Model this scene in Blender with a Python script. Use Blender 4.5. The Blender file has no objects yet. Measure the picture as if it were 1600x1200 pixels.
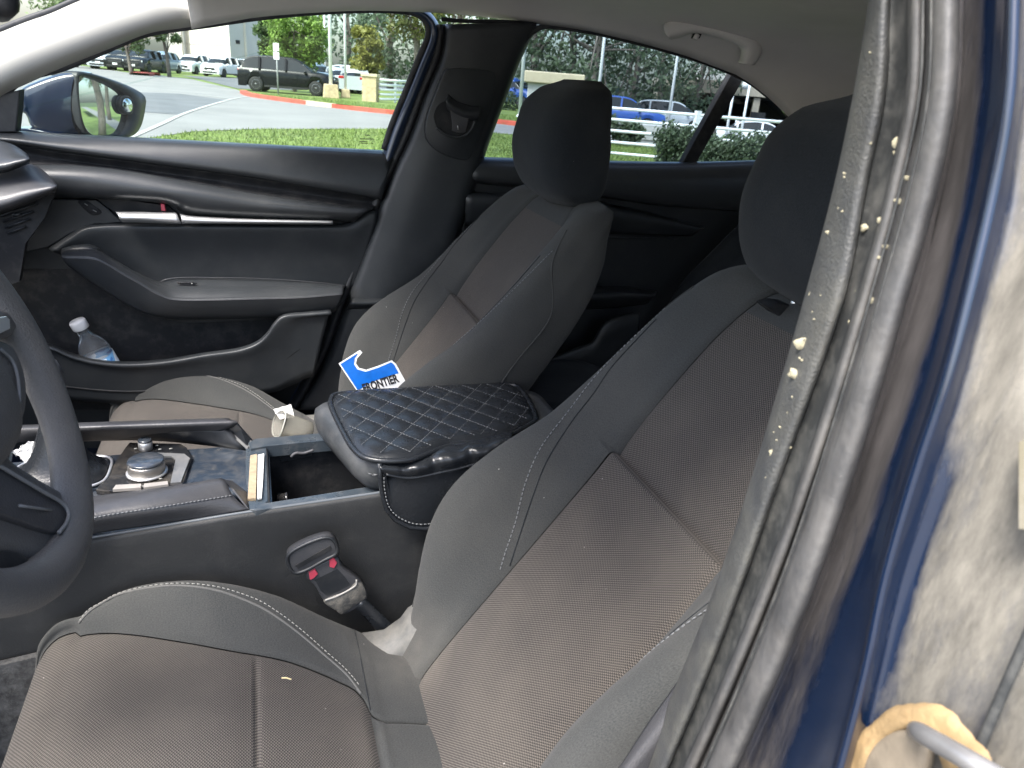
import bpy, math, random
from mathutils import Vector, Matrix, noise
random.seed(7)
R=math.radians
scene=bpy.context.scene
col=scene.collection
# ------------------------------------------------------------------ camera
FPX=1150.0
CAM=Vector((0,-1.03,1.20)); YAW,PITCH,ROLL=R(20),R(22),R(4.6)
fwd=Vector((math.sin(YAW)*math.cos(PITCH),math.cos(YAW)*math.cos(PITCH),-math.sin(PITCH)))
rt=Vector((math.cos(YAW),-math.sin(YAW),0)); up=rt.cross(fwd)
rt2=rt*math.cos(ROLL)+up*math.sin(ROLL); up2=-rt*math.sin(ROLL)+up*math.cos(ROLL)
cd=bpy.data.cameras.new('camera'); cam=bpy.data.objects.new('camera',cd); col.objects.link(cam)
cam.matrix_world=Matrix(((rt2.x,up2.x,-fwd.x,CAM.x),(rt2.y,up2.y,-fwd.y,CAM.y),(rt2.z,up2.z,-fwd.z,CAM.z),(0,0,0,1)))
cd.sensor_fit='HORIZONTAL'; cd.sensor_width=36; cd.lens=36*FPX/1600
cd.clip_start=0.02; cd.clip_end=2000
scene.camera=cam
cd.dof.use_dof=True; cd.dof.focus_distance=1.15; cd.dof.aperture_fstop=15.0
# ------------------------------------------------------------------ sky, sun, exposure
SUN_EL,SUN_AZ=R(57),R(238)          # azimuth from +Y clockwise
w=bpy.data.worlds.new('World'); scene.world=w; w.use_nodes=True
nt=w.node_tree; bg=nt.nodes['Background']
sky=nt.nodes.new('ShaderNodeTexSky'); sky.sky_type='NISHITA'; sky.sun_disc=False
sky.sun_elevation=SUN_EL; sky.sun_rotation=SUN_AZ; sky.air_density=1.0; sky.dust_density=3.4; sky.ozone_density=1.0
nt.links.new(sky.outputs[0],bg.inputs[0]); bg.inputs[1].default_value=0.15
sl=bpy.data.lights.new('sun','SUN'); sl.energy=2.4; sl.angle=R(22); sl.color=(1,0.975,0.94)
so=bpy.data.objects.new('sun',sl); col.objects.link(so)
sdir=Vector((math.sin(SUN_AZ)*math.cos(SUN_EL),math.cos(SUN_AZ)*math.cos(SUN_EL),math.sin(SUN_EL)))
so.rotation_euler=sdir.to_track_quat('Z','Y').to_euler()
scene.view_settings.view_transform='Standard'; scene.view_settings.look='None'
scene.view_settings.exposure=1.92; scene.view_settings.gamma=1.0
scene.cycles.max_bounces=8; scene.cycles.diffuse_bounces=5
scene.cycles.transparent_max_bounces=16
# ------------------------------------------------------------------ helpers
def ray(x,y): return fwd+rt2*((x-800)/FPX)+up2*((600-y)/FPX)
def PY(x,y,Y):
    v=ray(x,y); return CAM+v*((Y-CAM.y)/v.y)
def PZ(x,y,Z):
    v=ray(x,y); return CAM+v*((Z-CAM.z)/v.z)
def cr(p0,p1,p2,p3,t):
    return 0.5*((2*p1)+(p2-p0)*t+(2*p0-5*p1+4*p2-p3)*t*t+(3*p1-p0-3*p2+p3)*t*t*t)
def spline(pts,n,closed=False,smooth=True):
    """resample a point list to n points of equal arc length"""
    pts=[Vector(p) for p in pts]; m=len(pts); dense=[]
    K=12 if smooth else 1
    segs=m if closed else m-1
    for i in range(segs):
        if closed: a,b,c,d=pts[(i-1)%m],pts[i],pts[(i+1)%m],pts[(i+2)%m]
        else: a,b,c,d=pts[max(i-1,0)],pts[i],pts[i+1],pts[min(i+2,m-1)]
        for k in range(K): dense.append(cr(a,b,c,d,k/K) if smooth else b.copy())
    dense.append(pts[0].copy() if closed else pts[-1].copy())
    L=[0]
    for i in range(1,len(dense)): L.append(L[-1]+(dense[i]-dense[i-1]).length)
    out=[];j=0; cnt=n+1 if closed else n
    for k in range(cnt):
        s=L[-1]*k/(cnt-1)
        while j<len(L)-2 and L[j+1]<s: j+=1
        d=L[j+1]-L[j]; t=(s-L[j])/d if d>1e-9 else 0
        out.append(dense[j].lerp(dense[j+1],min(max(t,0),1)))
    if closed: out.pop()
    return out
def interp(tab,x):
    """smooth table lookup: tab=[(x,v),...]"""
    if x<=tab[0][0]: return tab[0][1]
    if x>=tab[-1][0]: return tab[-1][1]
    for i in range(len(tab)-1):
        if tab[i][0]<=x<=tab[i+1][0]:
            a=tab[max(i-1,0)][1];b=tab[i][1];c=tab[i+1][1];d=tab[min(i+2,len(tab)-1)][1]
            t=(x-tab[i][0])/(tab[i+1][0]-tab[i][0]); m1=(c-a)*.5;m2=(d-b)*.5
            if tab[i+1][1]==b: m1=m2=0
            return (2*t**3-3*t*t+1)*b+(t**3-2*t*t+t)*m1+(-2*t**3+3*t*t)*c+(t**3-t*t)*m2
class MB:
    def __init__(s): s.v=[];s.f=[];s.uv=[];s.mi=[]
    def add(s,vs,fs,uvs=None,mi=0):
        o=len(s.v); s.v+=[tuple(v) for v in vs]
        for f in fs:
            s.f.append(tuple(o+i for i in f)); s.mi.append(mi)
            s.uv.append([uvs[i] for i in f] if uvs else [(0,0)]*len(f))
        return s
    def grid(s,rows,closed=False,uvs=None,mi=0,cap0=False,cap1=False,close_rows=False):
        n=len(rows[0]); vs=[p for r in rows for p in r]; fs=[]
        if uvs is None:
            uvs=[];vv=0
            for i,r in enumerate(rows):
                if i: vv+=(Vector(r[n//2])-Vector(rows[i-1][n//2])).length
                uu=0
                for j in range(n):
                    if j: uu+=(Vector(r[j])-Vector(r[j-1])).length
                    uvs.append((uu,vv))
        m=len(rows)
        for i in range(m if close_rows else m-1):
            i2=(i+1)%m
            for j in range(n if closed else n-1):
                j2=(j+1)%n; fs.append((i*n+j,i*n+j2,i2*n+j2,i2*n+j))
        if cap0: fs.append(tuple(range(n-1,-1,-1)))
        if cap1: fs.append(tuple((m-1)*n+j for j in range(n)))
        return s.add(vs,fs,uvs,mi)
    def box(s,c,d,rot=None,mi=0,taper=1.0):
        c=Vector(c);hx,hy,hz=d[0]/2,d[1]/2,d[2]/2; vs=[]
        for z in(-1,1):
            k=taper if z>0 else 1
            for x,y in((-1,-1),(1,-1),(1,1),(-1,1)):
                p=Vector((x*hx*k,y*hy*k,z*hz))
                if rot is not None: p=rot@p
                vs.append(c+p)
        return s.add(vs,[(3,2,1,0),(4,5,6,7),(0,1,5,4),(1,2,6,5),(2,3,7,6),(3,0,4,7)],None,mi)
    def tube(s,path,r,n=10,closed=False,cap=True,flat=1.0,upv=None,mi=0):
        path=[Vector(p) for p in path]; m=len(path); rows=[]; prev=None
        for i,p in enumerate(path):
            a=path[(i-1)%m] if (closed or i>0) else p; b=path[(i+1)%m] if (closed or i<m-1) else p
            t=(b-a).normalized() if (b-a).length>0 else Vector((0,0,1))
            ref=Vector(upv) if upv is not None else (prev if prev is not None else (Vector((0,0,1)) if abs(t.z)<.9 else Vector((1,0,0))))
            x=(ref-t*ref.dot(t)); x=x.normalized() if x.length>1e-6 else t.orthogonal().normalized()
            if upv is None: prev=x
            y=t.cross(x); rr=r[i] if isinstance(r,(list,tuple)) else r
            rows.append([p+x*(math.cos(2*math.pi*k/n)*rr*flat)+y*(math.sin(2*math.pi*k/n)*rr) for k in range(n)])
        return s.grid(rows,closed=True,mi=mi,cap0=cap and not closed,cap1=cap and not closed,close_rows=closed)
    def lathe(s,prof,n=24,c=(0,0,0),axis=None,mi=0):
        """prof=[(r,z)...]"""
        M=Matrix.Identity(3)
        if axis is not None: M=Vector(axis).to_track_quat('Z','Y').to_matrix()
        c=Vector(c)
        rows=[[c+M@Vector((r*math.cos(2*math.pi*k/n),r*math.sin(2*math.pi*k/n),z)) for k in range(n)] for r,z in prof]
        return s.grid(rows,closed=True,mi=mi,cap0=prof[0][0]>1e-4,cap1=prof[-1][0]>1e-4)
    def poly(s,pts,d,mi=0,inset=0.0,depth2=0.0):
        """polygon extruded by vector d, optional chamfered front"""
        pts=[Vector(p) for p in pts]; d=Vector(d); n=len(pts); c=sum(pts,Vector())/n
        rings=[[p+d for p in pts],pts]
        if inset>0:
            dn=-d.normalized()
            f=[]
            for i,p in enumerate(pts):
                a,b=pts[i-1],pts[(i+1)%n]; t=(b-a).normalized(); nn=t.cross(dn)
                if nn.dot(c-p)<0: nn=-nn
                f.append(p+nn*inset+dn*depth2)
            mid=[]
            for i,p in enumerate(pts): mid.append(p.lerp(f[i],.3)+dn*depth2*.4)
            rings+= [mid,f]
        vs=[p for r in rings for p in r]; fs=[]
        for k in range(len(rings)-1):
            for i in range(n):
                j=(i+1)%n; fs.append((k*n+i,k*n+j,(k+1)*n+j,(k+1)*n+i))
        fs.append(tuple(range(n))); fs.append(tuple((len(rings)-1)*n+i for i in reversed(range(n))))
        return s.add(vs,fs,None,mi)
    def build(s,name,mats,parent=None,smooth=True,angle=None,solid=0,bevel=0,sub=0,recalc=True,label=None):
        me=bpy.data.meshes.new(name); me.from_pydata(s.v,[],s.f)
        if not isinstance(mats,(list,tuple)): mats=[mats]
        for m in mats: me.materials.append(m)
        uvl=me.uv_layers.new(name='UVMap'); flat=[c for f in s.uv for u in f for c in u]
        uvl.data.foreach_set('uv',flat)
        me.polygons.foreach_set('material_index',s.mi)
        me.polygons.foreach_set('use_smooth',[smooth]*len(s.f))
        me.validate(); me.update()
        if recalc:
            import bmesh
            b=bmesh.new(); b.from_mesh(me); bmesh.ops.remove_doubles(b,verts=b.verts,dist=1e-5)
            bmesh.ops.recalc_face_normals(b,faces=b.faces); b.to_mesh(me); b.free()
        if smooth and angle is not None: me.set_sharp_from_angle(angle=R(angle))
        o=bpy.data.objects.new(name,me); col.objects.link(o)
        if parent is not None: o.parent=parent; o.matrix_parent_inverse=Matrix.Identity(4)
        if solid:
            md=o.modifiers.new('s','SOLIDIFY'); md.thickness=solid; md.offset=0
        if bevel:
            md=o.modifiers.new('b','BEVEL'); md.width=bevel; md.segments=3; md.limit_method='ANGLE'; md.angle_limit=R(35)
        if sub:
            md=o.modifiers.new('u','SUBSURF'); md.levels=sub; md.render_levels=sub
        if label: o['label']=label
        return o
def tag(o,label,cat=None,group=None,kind=None):
    if label: o['label']=label
    if cat: o['category']=cat
    if group: o['group']=group
    if kind: o['kind']=kind
    return o
def empty(name,loc,label,cat,group=None,rz=0):
    o=bpy.data.objects.new(name,None); col.objects.link(o); o.location=loc; o.rotation_euler=(0,0,rz); o.empty_display_size=.1
    return tag(o,label,cat,group)
def copy_tree(o,parent=None):
    c=o.copy(); col.objects.link(c); c.parent=parent
    for ch in list(o.children): copy_tree(ch,c)
    return c
def loft(rows,n=48,sub=4,smooth=True):
    """rows: list of (px points, Y) or list of 3D points; returns grid rows"""
    rr=[]
    for r in rows:
        if isinstance(r,tuple):
            pts,Y=r
            pts=[PY(p[0],p[1],(p[2] if len(p)>2 else Y)) for p in pts]
        else: pts=r
        rr.append(spline(pts,n,smooth=smooth))
    out=[]
    for i in range(len(rr)-1):
        a=rr[max(i-1,0)];b=rr[i];c=rr[i+1];d=rr[min(i+2,len(rr)-1)]
        for k in range(sub): out.append([cr(a[j],b[j],c[j],d[j],k/sub) for j in range(n)])
    out.append(rr[-1]); return out
# ------------------------------------------------------------------ materials
def mat(name,base,rough=.6,metal=0,spec=.5,var=0,vscale=8,bump=0,bscale=200,dust=0,dscale=20,dcol=(.35,.33,.3),coat=0,coatr=.05,trans=0,sheen=0,emis=None,ior=1.45,alpha=1,dthr=.58,rvar=0):
    m=bpy.data.materials.new(name); m.use_nodes=True; t=m.node_tree; N=t.nodes; L=t.links; b=N['Principled BSDF']
    I=b.inputs; I['Base Color'].default_value=(*base,1); I['Roughness'].default_value=rough; I['Metallic'].default_value=metal
    I['Specular IOR Level'].default_value=spec; I['Coat Weight'].default_value=coat; I['Coat Roughness'].default_value=coatr
    I['Transmission Weight'].default_value=trans; I['IOR'].default_value=ior; I['Alpha'].default_value=alpha
    if sheen: I['Sheen Weight'].default_value=sheen; I['Sheen Roughness'].default_value=.5
    if emis: I['Emission Color'].default_value=(*emis[0],1); I['Emission Strength'].default_value=emis[1]
    tc=N.new('ShaderNodeTexCoord'); c=None
    def noi(scale,det=4,rough_=.55):
        n=N.new('ShaderNodeTexNoise'); n.inputs['Scale'].default_value=scale; n.inputs['Detail'].default_value=det; n.inputs['Roughness'].default_value=rough_
        L.new(tc.outputs['Object'],n.inputs['Vector']); return n
    if var:
        n=noi(vscale); mr=N.new('ShaderNodeMapRange'); mr.inputs['From Min'].default_value=.3; mr.inputs['From Max'].default_value=.7
        mr.inputs['To Min'].default_value=1-var; mr.inputs['To Max'].default_value=1+var; L.new(n.outputs[0],mr.inputs['Value'])
        mx=N.new('ShaderNodeVectorMath'); mx.operation='SCALE'; mx.inputs[0].default_value=base; L.new(mr.outputs[0],mx.inputs['Scale'])
        c=mx.outputs[0]
    if dust:
        n=noi(dscale,8,.7); mr=N.new('ShaderNodeMapRange'); mr.inputs['From Min'].default_value=dthr-.12; mr.inputs['From Max'].default_value=dthr+.15
        mr.inputs['To Max'].default_value=dust; L.new(n.outputs[0],mr.inputs['Value'])
        # fine specks
        n2=noi(dscale*22,2,.5); m2=N.new('ShaderNodeMapRange'); m2.inputs['From Min'].default_value=.70; m2.inputs['From Max'].default_value=.76; m2.inputs['To Max'].default_value=min(1,dust*1.5)
        L.new(n2.outputs[0],m2.inputs['Value'])
        ad=N.new('ShaderNodeMath'); ad.operation='MAXIMUM'; L.new(mr.outputs[0],ad.inputs[0]); L.new(m2.outputs[0],ad.inputs[1])
        mx=N.new('ShaderNodeMix'); mx.data_type='RGBA'; L.new(ad.outputs[0],mx.inputs[0]); mx.inputs[7].default_value=(*dcol,1)
        if c is not None: L.new(c,mx.inputs[6])
        else: mx.inputs[6].default_value=(*base,1)
        c=mx.outputs[2]
    if c is not None: L.new(c,I['Base Color'])
    if rvar:
        n=noi(vscale*2.5,6,.65); mr=N.new('ShaderNodeMapRange'); mr.inputs['From Min'].default_value=.35; mr.inputs['From Max'].default_value=.65
        mr.inputs['To Min'].default_value=max(.02,rough-rvar); mr.inputs['To Max'].default_value=min(1,rough+rvar); L.new(n.outputs[0],mr.inputs['Value']); L.new(mr.outputs[0],I['Roughness'])
    if bump:
        n=noi(bscale,3); bp=N.new('ShaderNodeBump'); bp.inputs['Strength'].default_value=bump; bp.inputs['Distance'].default_value=.001
        L.new(n.outputs[0],bp.inputs['Height']); L.new(bp.outputs[0],I['Normal'])
    return m
def fabric(name,dark,light,pitch,kind,stain=.25,scol=(.2,.18,.15),bump=.5):
    """woven cloth from the UV map (metres)"""
    m=bpy.data.materials.new(name); m.use_nodes=True; t=m.node_tree; N=t.nodes; L=t.links; b=N['Principled BSDF']; I=b.inputs
    I['Roughness'].default_value=.95; I['Specular IOR Level'].default_value=.15; I['Sheen Weight'].default_value=.06; I['Sheen Roughness'].default_value=.6
    uv=N.new('ShaderNodeUVMap'); tc=N.new('ShaderNodeTexCoord')
    def M(op,a,bb=None):
        n=N.new('ShaderNodeMath'); n.operation=op
        for k,x in enumerate((a,bb)):
            if x is None: continue
            if isinstance(x,(int,float)): n.inputs[k].default_value=x
            else: L.new(x,n.inputs[k])
        return n.outputs[0]
    if kind=='mesh':
        sp=N.new('ShaderNodeSeparateXYZ'); L.new(uv.outputs[0],sp.inputs[0])
        k=2*math.pi/pitch
        su=M('SINE',M('MULTIPLY',sp.outputs[0],k)); sv=M('SINE',M('MULTIPLY',sp.outputs[1],k*1.25))
        w_=M('MULTIPLY',su,sv)
        rib=M('MULTIPLY',M('SINE',M('MULTIPLY',sp.outputs[1],k*2.5)),.25)
        h=M('ADD',M('ADD',M('MULTIPLY',w_,.75),rib),.45); hc=N.new('ShaderNodeClamp'); L.new(h,hc.inputs[0]); h=hc.outputs[0]
    else:
        n=N.new('ShaderNodeTexNoise'); n.inputs['Scale'].default_value=1/pitch; n.inputs['Detail'].default_value=2; n.inputs['Roughness'].default_value=.7
        mp=N.new('ShaderNodeMapping'); mp.inputs['Scale'].default_value=(1,.55,1); L.new(uv.outputs[0],mp.inputs[0]); L.new(mp.outputs[0],n.inputs['Vector'])
        mr=N.new('ShaderNodeMapRange'); mr.inputs['From Min'].default_value=.3; mr.inputs['From Max'].default_value=.7; L.new(n.outputs[0],mr.inputs['Value']); h=mr.outputs[0]
    mx=N.new('ShaderNodeMix'); mx.data_type='RGBA'; L.new(h,mx.inputs[0]); mx.inputs[6].default_value=(*dark,1); mx.inputs[7].default_value=(*light,1)
    n1=N.new('ShaderNodeTexNoise'); n1.inputs['Scale'].default_value=5; n1.inputs['Detail'].default_value=6; n1.inputs['Roughness'].default_value=.6; L.new(tc.outputs['Object'],n1.inputs['Vector'])
    mr=N.new('ShaderNodeMapRange'); mr.inputs['From Min'].default_value=.42; mr.inputs['From Max'].default_value=.75; mr.inputs['To Max'].default_value=stain; L.new(n1.outputs[0],mr.inputs['Value'])
    # lint specks
    n2=N.new('ShaderNodeTexVoronoi'); n2.inputs['Scale'].default_value=26; L.new(tc.outputs['Object'],n2.inputs['Vector'])
    s2=M('LESS_THAN',n2.outputs['Distance'],.022)
    # dried dust gathered by the seat hinge
    vd=N.new('ShaderNodeVectorMath'); vd.operation='DISTANCE'; L.new(tc.outputs['Object'],vd.inputs[0]); vd.inputs[1].default_value=(.165,-.235,.462)
    md=N.new('ShaderNodeMapRange'); md.inputs['From Min'].default_value=.085; md.inputs['From Max'].default_value=.0; md.inputs['To Max'].default_value=.9; L.new(vd.outputs['Value'],md.inputs['Value'])
    dn=N.new('ShaderNodeTexNoise'); dn.inputs['Scale'].default_value=38; dn.inputs['Detail'].default_value=8; L.new(tc.outputs['Object'],dn.inputs['Vector'])
    dust_=M('MULTIPLY',md.outputs[0],dn.outputs[0]); tot_=M('MINIMUM',M('ADD',mr.outputs[0],dust_),1.0)
    m2=N.new('ShaderNodeMix'); m2.data_type='RGBA'; L.new(tot_,m2.inputs[0]); L.new(mx.outputs[2],m2.inputs[6]); m2.inputs[7].default_value=(*scol,1)
    m3=N.new('ShaderNodeMix'); m3.data_type='RGBA'; L.new(M('MULTIPLY',s2,.5),m3.inputs[0]); L.new(m2.outputs[2],m3.inputs[6]); m3.inputs[7].default_value=(.5,.48,.45,1)
    L.new(m3.outputs[2],I['Base Color'])
    bp=N.new('ShaderNodeBump'); bp.inputs['Strength'].default_value=bump; bp.inputs['Distance'].default_value=.0006; L.new(h,bp.inputs['Height'])
    # soft wrinkles / body dents
    n4=N.new('ShaderNodeTexNoise'); n4.inputs['Scale'].default_value=14; n4.inputs['Detail'].default_value=2; L.new(tc.outputs['Object'],n4.inputs['Vector'])
    b2=N.new('ShaderNodeBump'); b2.inputs['Strength'].default_value=.25; b2.inputs['Distance'].default_value=.006; L.new(n4.outputs[0],b2.inputs['Height']); L.new(bp.outputs[0],b2.inputs['Normal'])
    L.new(b2.outputs[0],I['Normal'])
    return m
M_mesh=fabric('mesh_cloth',(.004,.004,.004),(.110,.098,.088),.0042,'mesh',.22,(.16,.14,.115),.8)
M_cloth=fabric('grey_cloth',(.024,.0255,.0255),(.049,.051,.0505),.0012,'cloth',.30,(.095,.09,.08),.45)
M_dcloth=fabric('shaded_dark_cloth',(.006,.008,.010),(.015,.018,.022),.0016,'cloth',.15,(.1,.1,.09),.3)  # extra dark: the roof's shade on the head restraints is in this colour
M_plas=mat('black_plastic',(.014,.016,.019),.42,bump=.25,bscale=900,var=.1,dust=.05,dscale=30)
M_door=mat('door_plastic',(.019,.022,.025),.42,bump=.3,bscale=700,var=.08,vscale=5,dust=.035,dscale=10,rvar=.04)
M_pad=mat('soft_vinyl',(.026,.029,.032),.33,bump=.35,bscale=600,var=.06,dust=.03,dscale=12,rvar=.04)
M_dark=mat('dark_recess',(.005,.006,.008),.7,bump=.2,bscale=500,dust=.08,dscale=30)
M_leath=mat('grey_vinyl',(.040,.041,.045),.38,bump=.4,bscale=420,var=.06,dust=.04,dscale=30,rvar=.05)
M_quilt=mat('black_leatherette',(.015,.017,.020),.27,bump=.35,bscale=300,rvar=.02)
M_stitch=mat('pale_thread',(.24,.24,.225),.8)
M_dstitch=mat('grey_thread',(.14,.145,.15),.8)
M_chrome=mat('satin_chrome',(.62,.63,.64),.34,metal=.75,dust=.1,dscale=40)
M_glossblk=mat('gloss_black',(.012,.013,.015),.12,coat=.6,dust=.30,dscale=16,dcol=(.22,.19,.15),rvar=.08)
M_carpet=mat('carpet',(.022,.023,.024),.95,bump=1,bscale=500,var=.4,vscale=60,dust=.35,dscale=60)
M_head=mat('roof_cloth',(.60,.585,.55),.95,bump=.3,bscale=800,var=.04)
M_apil=mat('cream_pillar_trim',(.34,.335,.305),.6,bump=.15,bscale=500,var=.03)
M_red=mat('red_plastic',(.42,.05,.08),.4)
M_rub=mat('rubber',(.018,.02,.023),.55,bump=.2,bscale=300,dust=.1,dscale=30)
M_frame=mat('navy_frame_paint',(.012,.025,.055),.3,coat=.6)
M_navy=mat('navy_car_paint',(.004,.012,.038),.28,coat=1,coatr=.03,var=.2,vscale=3)
M_rim=mat('steering_vinyl',(.085,.084,.083),.5,spec=.35,bump=.8,bscale=520,var=.08,dust=.04,dscale=25,rvar=.05)
M_white=mat('white_paint',(.78,.78,.76),.5,var=.04)
def glassmat(name,tint,fac=.06):
    m=bpy.data.materials.new(name); m.use_nodes=True; t=m.node_tree; N=t.nodes; L=t.links; N.remove(N['Principled BSDF'])
    tr=N.new('ShaderNodeBsdfTransparent'); tr.inputs[0].default_value=(*tint,1); gl=N.new('ShaderNodeBsdfGlossy'); gl.inputs['Roughness'].default_value=.02
    fr=N.new('ShaderNodeFresnel'); fr.inputs[0].default_value=1.3; mx=N.new('ShaderNodeMixShader'); L.new(fr.outputs[0],mx.inputs[0]); L.new(tr.outputs[0],mx.inputs[1]); L.new(gl.outputs[0],mx.inputs[2])
    L.new(mx.outputs[0],N['Material Output'].inputs[0]); return m
M_glass=glassmat('window_glass',(.86,.92,.90)); M_tint=glassmat('tinted_glass',(.62,.68,.72)); 
M_clear=glassmat('clear_plastic',(.93,.95,.97))
# ================================================================== THE CAR
car=empty('car',(0,0,0),'dark blue sedan with grey and black cabin, seen through its open driver door','car')
M_pipe=fabric('piping_cloth',(.07,.07,.069),(.11,.11,.107),.0008,'cloth',.2)
# ---- seats: built in the frame of the near seat, the second is a copy of each part
SO=Vector((.428,-.39,.767)); su_,cu_=math.sin(R(37.5)),math.cos(R(37.5))
UD=Vector((su_,0,cu_)); VD=Vector((-cu_,0,su_)); WD=Vector((0,1,0))
WI=[(-.46,.11),(-.40,.128),(-.3,.132),(-.1,.132),(.0,.130),(.12,.128),(.2,.124),(.26,.108),(.32,.07)]
WC=[(-.46,.165),(-.38,.19),(-.3,.205),(-.2,.213),(-.1,.212),(0,.206),(.1,.20),(.2,.187),(.26,.172),(.30,.155),(.33,.12)]
CRST=[(-.46,.0),(-.38,.020),(-.30,.062),(-.25,.086),(-.19,.098),(-.12,.086),(-.02,.053),(.09,.040),(.18,.034),(.25,.024),(.29,.010),(.325,-.012)]
WS=[(-.46,.20),(-.38,.232),(-.30,.250),(-.2,.258),(-.1,.257),(0,.249),(.1,.236),(.18,.226),(.24,.215),(.28,.203),(.305,.190),(.325,.165)]
def seamv(u):
    if u<0: return .007*math.exp(u/.035)-.012*math.exp(u/.0025)
    return -.016*math.exp(-u/.045)-.001*math.exp(-u/.004)
def ins_v(u,f):   # f 0 centre .. 1 seam ; panel surface
    fade=1 if u<.235 else max(0,1-(u-.235)/.01)
    return .006*math.sin(min(1,(u+.46)/.4)*math.pi)*(1-f*f)+ .012*f*f*0 + seamv(u)*(1-f**8*.35)-.010*math.exp(-((1-f)/.03)**2)*.5
def topv(u):      # the whole section slopes back near the shoulder
    return 0 if u<.27 else -.22*(u-.27)
def side_prof(u):
    wi,wc,cr_,ws=interp(WI,u),interp(WC,u),interp(CRST,u),interp(WS,u)
    T=interp([(-.5,.105),(.10,.105),(.18,.095),(.24,.076),(.29,.050),(.325,.036)],u)
    e=topv(u)
    base=seamv(u)*(1 if u<.235 else 0)*.9
    P=[(wi,-.004+base),(wi+.004,.004+base*.6),(wi+(wc-wi)*.3,max(.006,cr_*.30)),(wi+(wc-wi)*.65,cr_*.74+.002),(wc,cr_*.97+.002),(wc+(ws-wc)*.45,cr_*.93),(wc+(ws-wc)*.82,cr_*.62-.004),(ws,min(cr_*.1-.016,-.012)),(ws+.001,-.25*T-.014),(ws-.012,-T+.012),(ws-.035,-T),(ws*.5,-T-.004),(0,-T-.006)]
    return [(a,b+e) for a,b in P]
def seatp(u,v,w): return SO+UD*u+VD*v+WD*w
us=[]; u=-.46
while u<.30:
    us.append(u); u+=.0025 if abs(u)<.014 else (.006 if abs(u)<.06 or u>.225 else .012)
us+= [.303,.308,.313,.318]
NI=24
panel_rows=[];puv=[];bol={1:[],-1:[]};buv={1:[],-1:[]}
for u in us:
    wi=interp(WI,u)
    r=[]
    for k in range(NI+1):
        f=-1+2*k/NI; r.append(seatp(u,ins_v(u,abs(f))+topv(u),wi*f)); puv.append((wi*f+.3,u+.6))
    panel_rows.append(r)
    prof=side_prof(u); pr=[Vector((a,b,0)) for a,b in prof]; ps=spline(pr,56)
    for s in (1,-1):
        row=[];acc=0
        for k,p in enumerate(ps):
            row.append(seatp(u,p.y,p.x*s))
            if k: acc+=(ps[k]-ps[k-1]).length
            buv[s].append((acc,u+.6))
        bol[s].append(row)
def surf_side(u,f,s=1,off=0.0):
    """point on the bolster: f fraction of width from the panel seam to the crest (may pass 1)"""
    ps=spline([Vector((a,b,0)) for a,b in side_prof(u)],112)
    wi,wc=interp(WI,u),interp(WC,u); x=wi+(wc-wi)*f
    for i in range(1,70):
        if ps[i].x>=x or i==69 or (f>1 and ps[i].x<ps[i-1].x): 
            a=ps[i-1];b=ps[i]; t=(b-a).normalized(); n=Vector((-t.y,t.x,0)); p=b+n*off
            return seatp(u,p.y,p.x*s)
def stitches(pts,gap=.0065,l=.0045,r=.0008):
    n=max(2,int(sum((Vector(pts[i+1])-Vector(pts[i])).length for i in range(len(pts)-1))/gap)); P=spline(pts,n*3+1); m=MB()
    for i in range(n): m.tube([P[3*i],P[3*i+2]],r,n=5)
    return m
seat=MB()
seat.box((.06,-.39,.305),(.50,.40,.10))
seat=seat.build('front_seat',M_plas,car,smooth=False,bevel=.01)
for yy in (-.20,-.58):
    m=MB(); m.box((.06,yy,.24),(.60,.035,.025)); m.build('seat_rail',M_plas,seat,smooth=False)
seat['label']='driver seat in grey cloth with brown mesh centre, nearest the open door'
kp=next(i for i,u in enumerate(us) if u>=.243)
m=MB(); m.grid(panel_rows[:kp+1],uvs=puv[:(kp+1)*(NI+1)]); m.build('backrest_panel',M_mesh,seat)
m=MB()
for s in (1,-1): m.grid(bol[s],uvs=buv[s])
m.grid(panel_rows[kp:],uvs=puv[kp*(NI+1):])
# closing cap over the shoulders: last ring drawn together
last=[p for p in panel_rows[-1]]+bol[1][-1][1:]+list(reversed(bol[-1][-1]))[1:-1]
cen=sum((Vector(p) for p in last),Vector())/len(last)
rings=[last]
for k in (.25,.5,.75,.97):
    rings.append([Vector(p).lerp(cen,k)+UD*.012*math.sin(k*math.pi/2) for p in last])
m.grid(rings,closed=True)
m.build('backrest',M_cloth,seat)
for s in (1,-1):
    m=stitches([surf_side(u_,f_,s,.0006) for u_,f_ in ((.19,1.25),(.10,1.12),(.05,1.0),(0,.86),(-.06,.66),(-.11,.46),(-.16,.26),(-.20,.12),(-.225,.05))]); m.build('stitching',M_dstitch if s==-1 else M_dstitch,seat)
    # piping seam on the outer flank
    m=MB(); m.tube(spline([surf_side(u_,f_,s,.0003) for u_,f_ in ((.235,1.2),(.17,1.45),(.1,1.55),(0,1.6),(-.1,1.6),(-.2,1.55),(-.3,1.5),(-.4,1.5))],60),.0016,n=6); m.build('piping',M_cloth,seat)
m=MB(); m.tube(spline([surf_side(u_,f_,1,.0002) for u_,f_ in ((.17,1.05),(.09,.93),(.04,.8),(-.01,.65),(-.07,.46),(-.12,.29),(-.17,.12),(-.21,.02))],50),.0010,n=5)
m.build('seam',M_dcloth,seat); m=MB(); m.tube(spline([surf_side(u_,f_,-1,.0002) for u_,f_ in ((.17,1.05),(.09,.93),(.04,.8),(-.01,.65),(-.07,.46),(-.12,.29),(-.17,.12),(-.21,.02))],50),.0010,n=5)
m.build('seam',M_dcloth,seat)
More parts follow.
